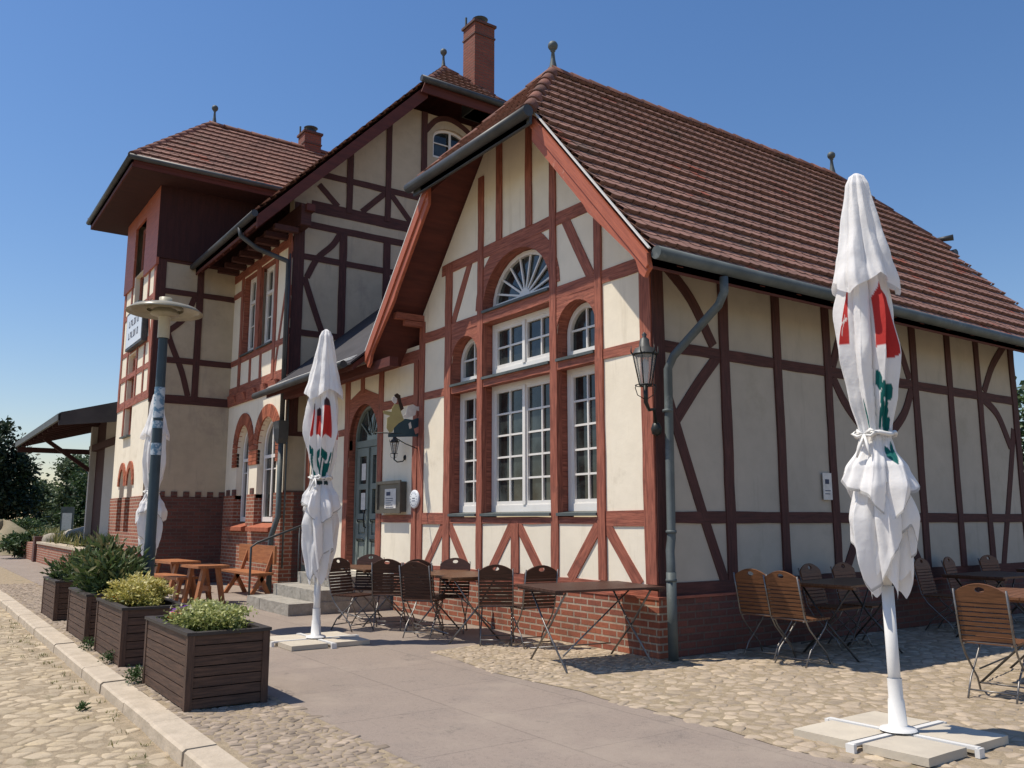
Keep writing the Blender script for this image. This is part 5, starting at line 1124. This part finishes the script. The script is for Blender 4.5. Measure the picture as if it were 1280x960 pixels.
for i in range(n):
    for j in range(6): gp.v.append(Vector((-46+i*27.3/(n-1), -2.46+j*2.2, .70+.10*math.sin(i*1.3+j)*min(1, j)+.05*random.random())))
for i in range(n-1):
    for j in range(5): a = i*6+j; gp.face((a, a+6, a+7, a+1), None, .5, True)
struct(gp.build('grass_bank', mGrassG))
blades('tall_grass', [(random.uniform(-46, -19), random.uniform(-2.4, 3), .68) for _ in range(160)], 5200, .42, lGrass, .5, .012, kind='stuff', label='tall dry grass and weeds on the platform bank', cat='grass')
blades('tall_grass', [(random.uniform(-60, -40), random.uniform(-2.6, 6), .0) for _ in range(120)], 4200, .9, lGrass, 1.0, .03, kind='stuff', label='rough dry grass at the far end of the path', cat='grass')
# ------------------------------------------------------------------ far left background
def far(px, dist, z=0): d = ray(px, 648); d = Vector((d.x, d.y, 0)).normalized(); return (CAM.x+d.x*dist, CAM.y+d.y*dist, z)
tree('dark_tree', 'very dark dense tree at the left edge of the photo', 'tree', far(-14, 52), 2.2, [((0, 0, 4.1), (1.6, 1.6, 2.0)), ((-1.0, -.5, 3.0), (1.9, 1.7, 2.4)), ((.5, .9, 2.6), (1.3, 1.3, 1.9)), ((.2, -.3, 5.0), (1.1, 1.1, 1.0)), ((0, 1.2, 1.6), (1.3, 1.3, 1.4))], 20000, .26, lDark)
tree('leafy_tree', 'tall grey green tree below the canopy roof, left of the white post', 'tree', far(94, 66), 2, [((0, 0, 3.9), (1.7, 1.5, 2.0)), ((.3, 1.0, 3.2), (1.5, 1.5, 2.0)), ((0, 0, 2.0), (2.0, 1.9, 1.8))], 14000, .28, lFar, 'trees behind the platform')
tree('leafy_tree', 'smaller pale tree between the dark tree and the tall grey green tree', 'tree', far(52, 74), 2, [((0, 0, 3.0), (1.2, 1.0, 1.7)), ((.4, .6, 2.2), (1.5, 1.3, 1.5))], 7000, .28, lFar, 'trees behind the platform')
tree('leafy_tree', 'dense tree filling the gap right behind the white canopy post', 'tree', far(122, 60), 2, [((0, 0, 3.4), (1.8, 1.6, 2.4)), ((0, -.2, 1.6), (2.0, 1.8, 1.6))], 8000, .28, lTree, 'trees behind the platform')
for px, ds, w_, h_, lab in ((28, 45, 1.5, 1.0, 'low bush at the foot of the dark tree'), (60, 56, 2.2, 1.1, 'wide low bush in front of the pale tree'), (38, 38, .9, .7, 'small bush by the end of the path')):
    t = thing('bush', lab, 'bush', far(px, ds), 0, 'bushes at the end of the path'); f = M(); leafcloud(f, (0, 0, h_*.6), (w_, w_, h_*.8), 3500, .16, .5, clumps=20); f.build('foliage', lTree, t)
md = M(); c = Vector(far(4, 44))
for i in range(13):
    for j in range(24): r_ = 3.2*i/12; a = 2*PI*j/24; md.v.append(Vector((c.x+r_*math.cos(a), c.y+r_*math.sin(a)*.8, 1.15*math.cos(min(1, i/12)*PI/2)**1.3*(1+.25*math.sin(j*.8))+.08*random.random()-.03)))
for i in range(12):
    for j in range(24): k = i*24+j; k2 = i*24+(j+1) % 24; md.face((k, k+24, k2+24, k2), None, .5, True)
tag(md.build('earth_mound', mGround), 'sandy earth heap in front of the dark tree at the left edge', 'mound')
q = far(84, 40); ib = thing('information_board', 'upright grey information board on the grass before the trees', 'sign', (q[0], q[1], .5), math.radians(70))
M().box((-.24, -.04, .15), (.24, .04, 1.45)).build('panel', mZinc, ib); M().box((-.18, -.05, .5), (.18, -.042, 1.2)).build('print', mPaper, ib)
M().box((-.03, -.03, -.6), (.03, .03, .15)).build('post', mZincD, ib)
for px, ds, s_, lab in ((97, 36, .55, 'pale boulder right of the information board'), (106, 35, .7, 'larger pale boulder left of the canopy post'), (70, 34, .4, 'small rubble stone on top of the platform wall')):
    b = M(); pr = [(.0, 0)]; q = far(px, ds, .72); b.lathe([(s_*.9, -.1), (s_, .12*s_), (s_*.8, .45*s_), (s_*.35, .62*s_), (.01, .64*s_)], 9)
    for v in b.v: v += Vector((random.uniform(-.1, .1), random.uniform(-.1, .1), random.uniform(-.05, .05)))*s_
    t = b.build('boulder', mRubble); t.location = q; tag(t, lab, 'boulder')
# far right background
tree('leafy_tree', 'green tree peeping out behind the far end of the side wall', 'tree', far(1322, 27), 2.2, [((0, 0, 3.3), (1.7, 1.7, 2.2)), ((.5, .8, 4.3), (1.4, 1.4, 1.3)), ((-.2, -.3, 1.8), (1.8, 1.8, 1.6))], 9000, .22, lTree)
w_ = thing('rear_fence', 'dark board fence closing the yard beyond the side wall', 'fence', far(1290, 21), math.radians(15)); 
for i in range(8): M().box((-2+i*1.5-.05, -.05, 0), (-2+i*1.5+.05, .05, 1.9)).build('post', mPlant, w_)
M().box((-2, -.02, .1), (8.6, .02, 1.8)).build('board_panel', mPlant, w_)
# a swallow-shaped ridge end piece
M().tube([(RX+HX*.9, R1+1.32, HZ+.25), (RX+HX*1.0+.12, R1+1.45, HZ+.26)], [.04, .06], 8).build('gutter_end', mZincD, B)
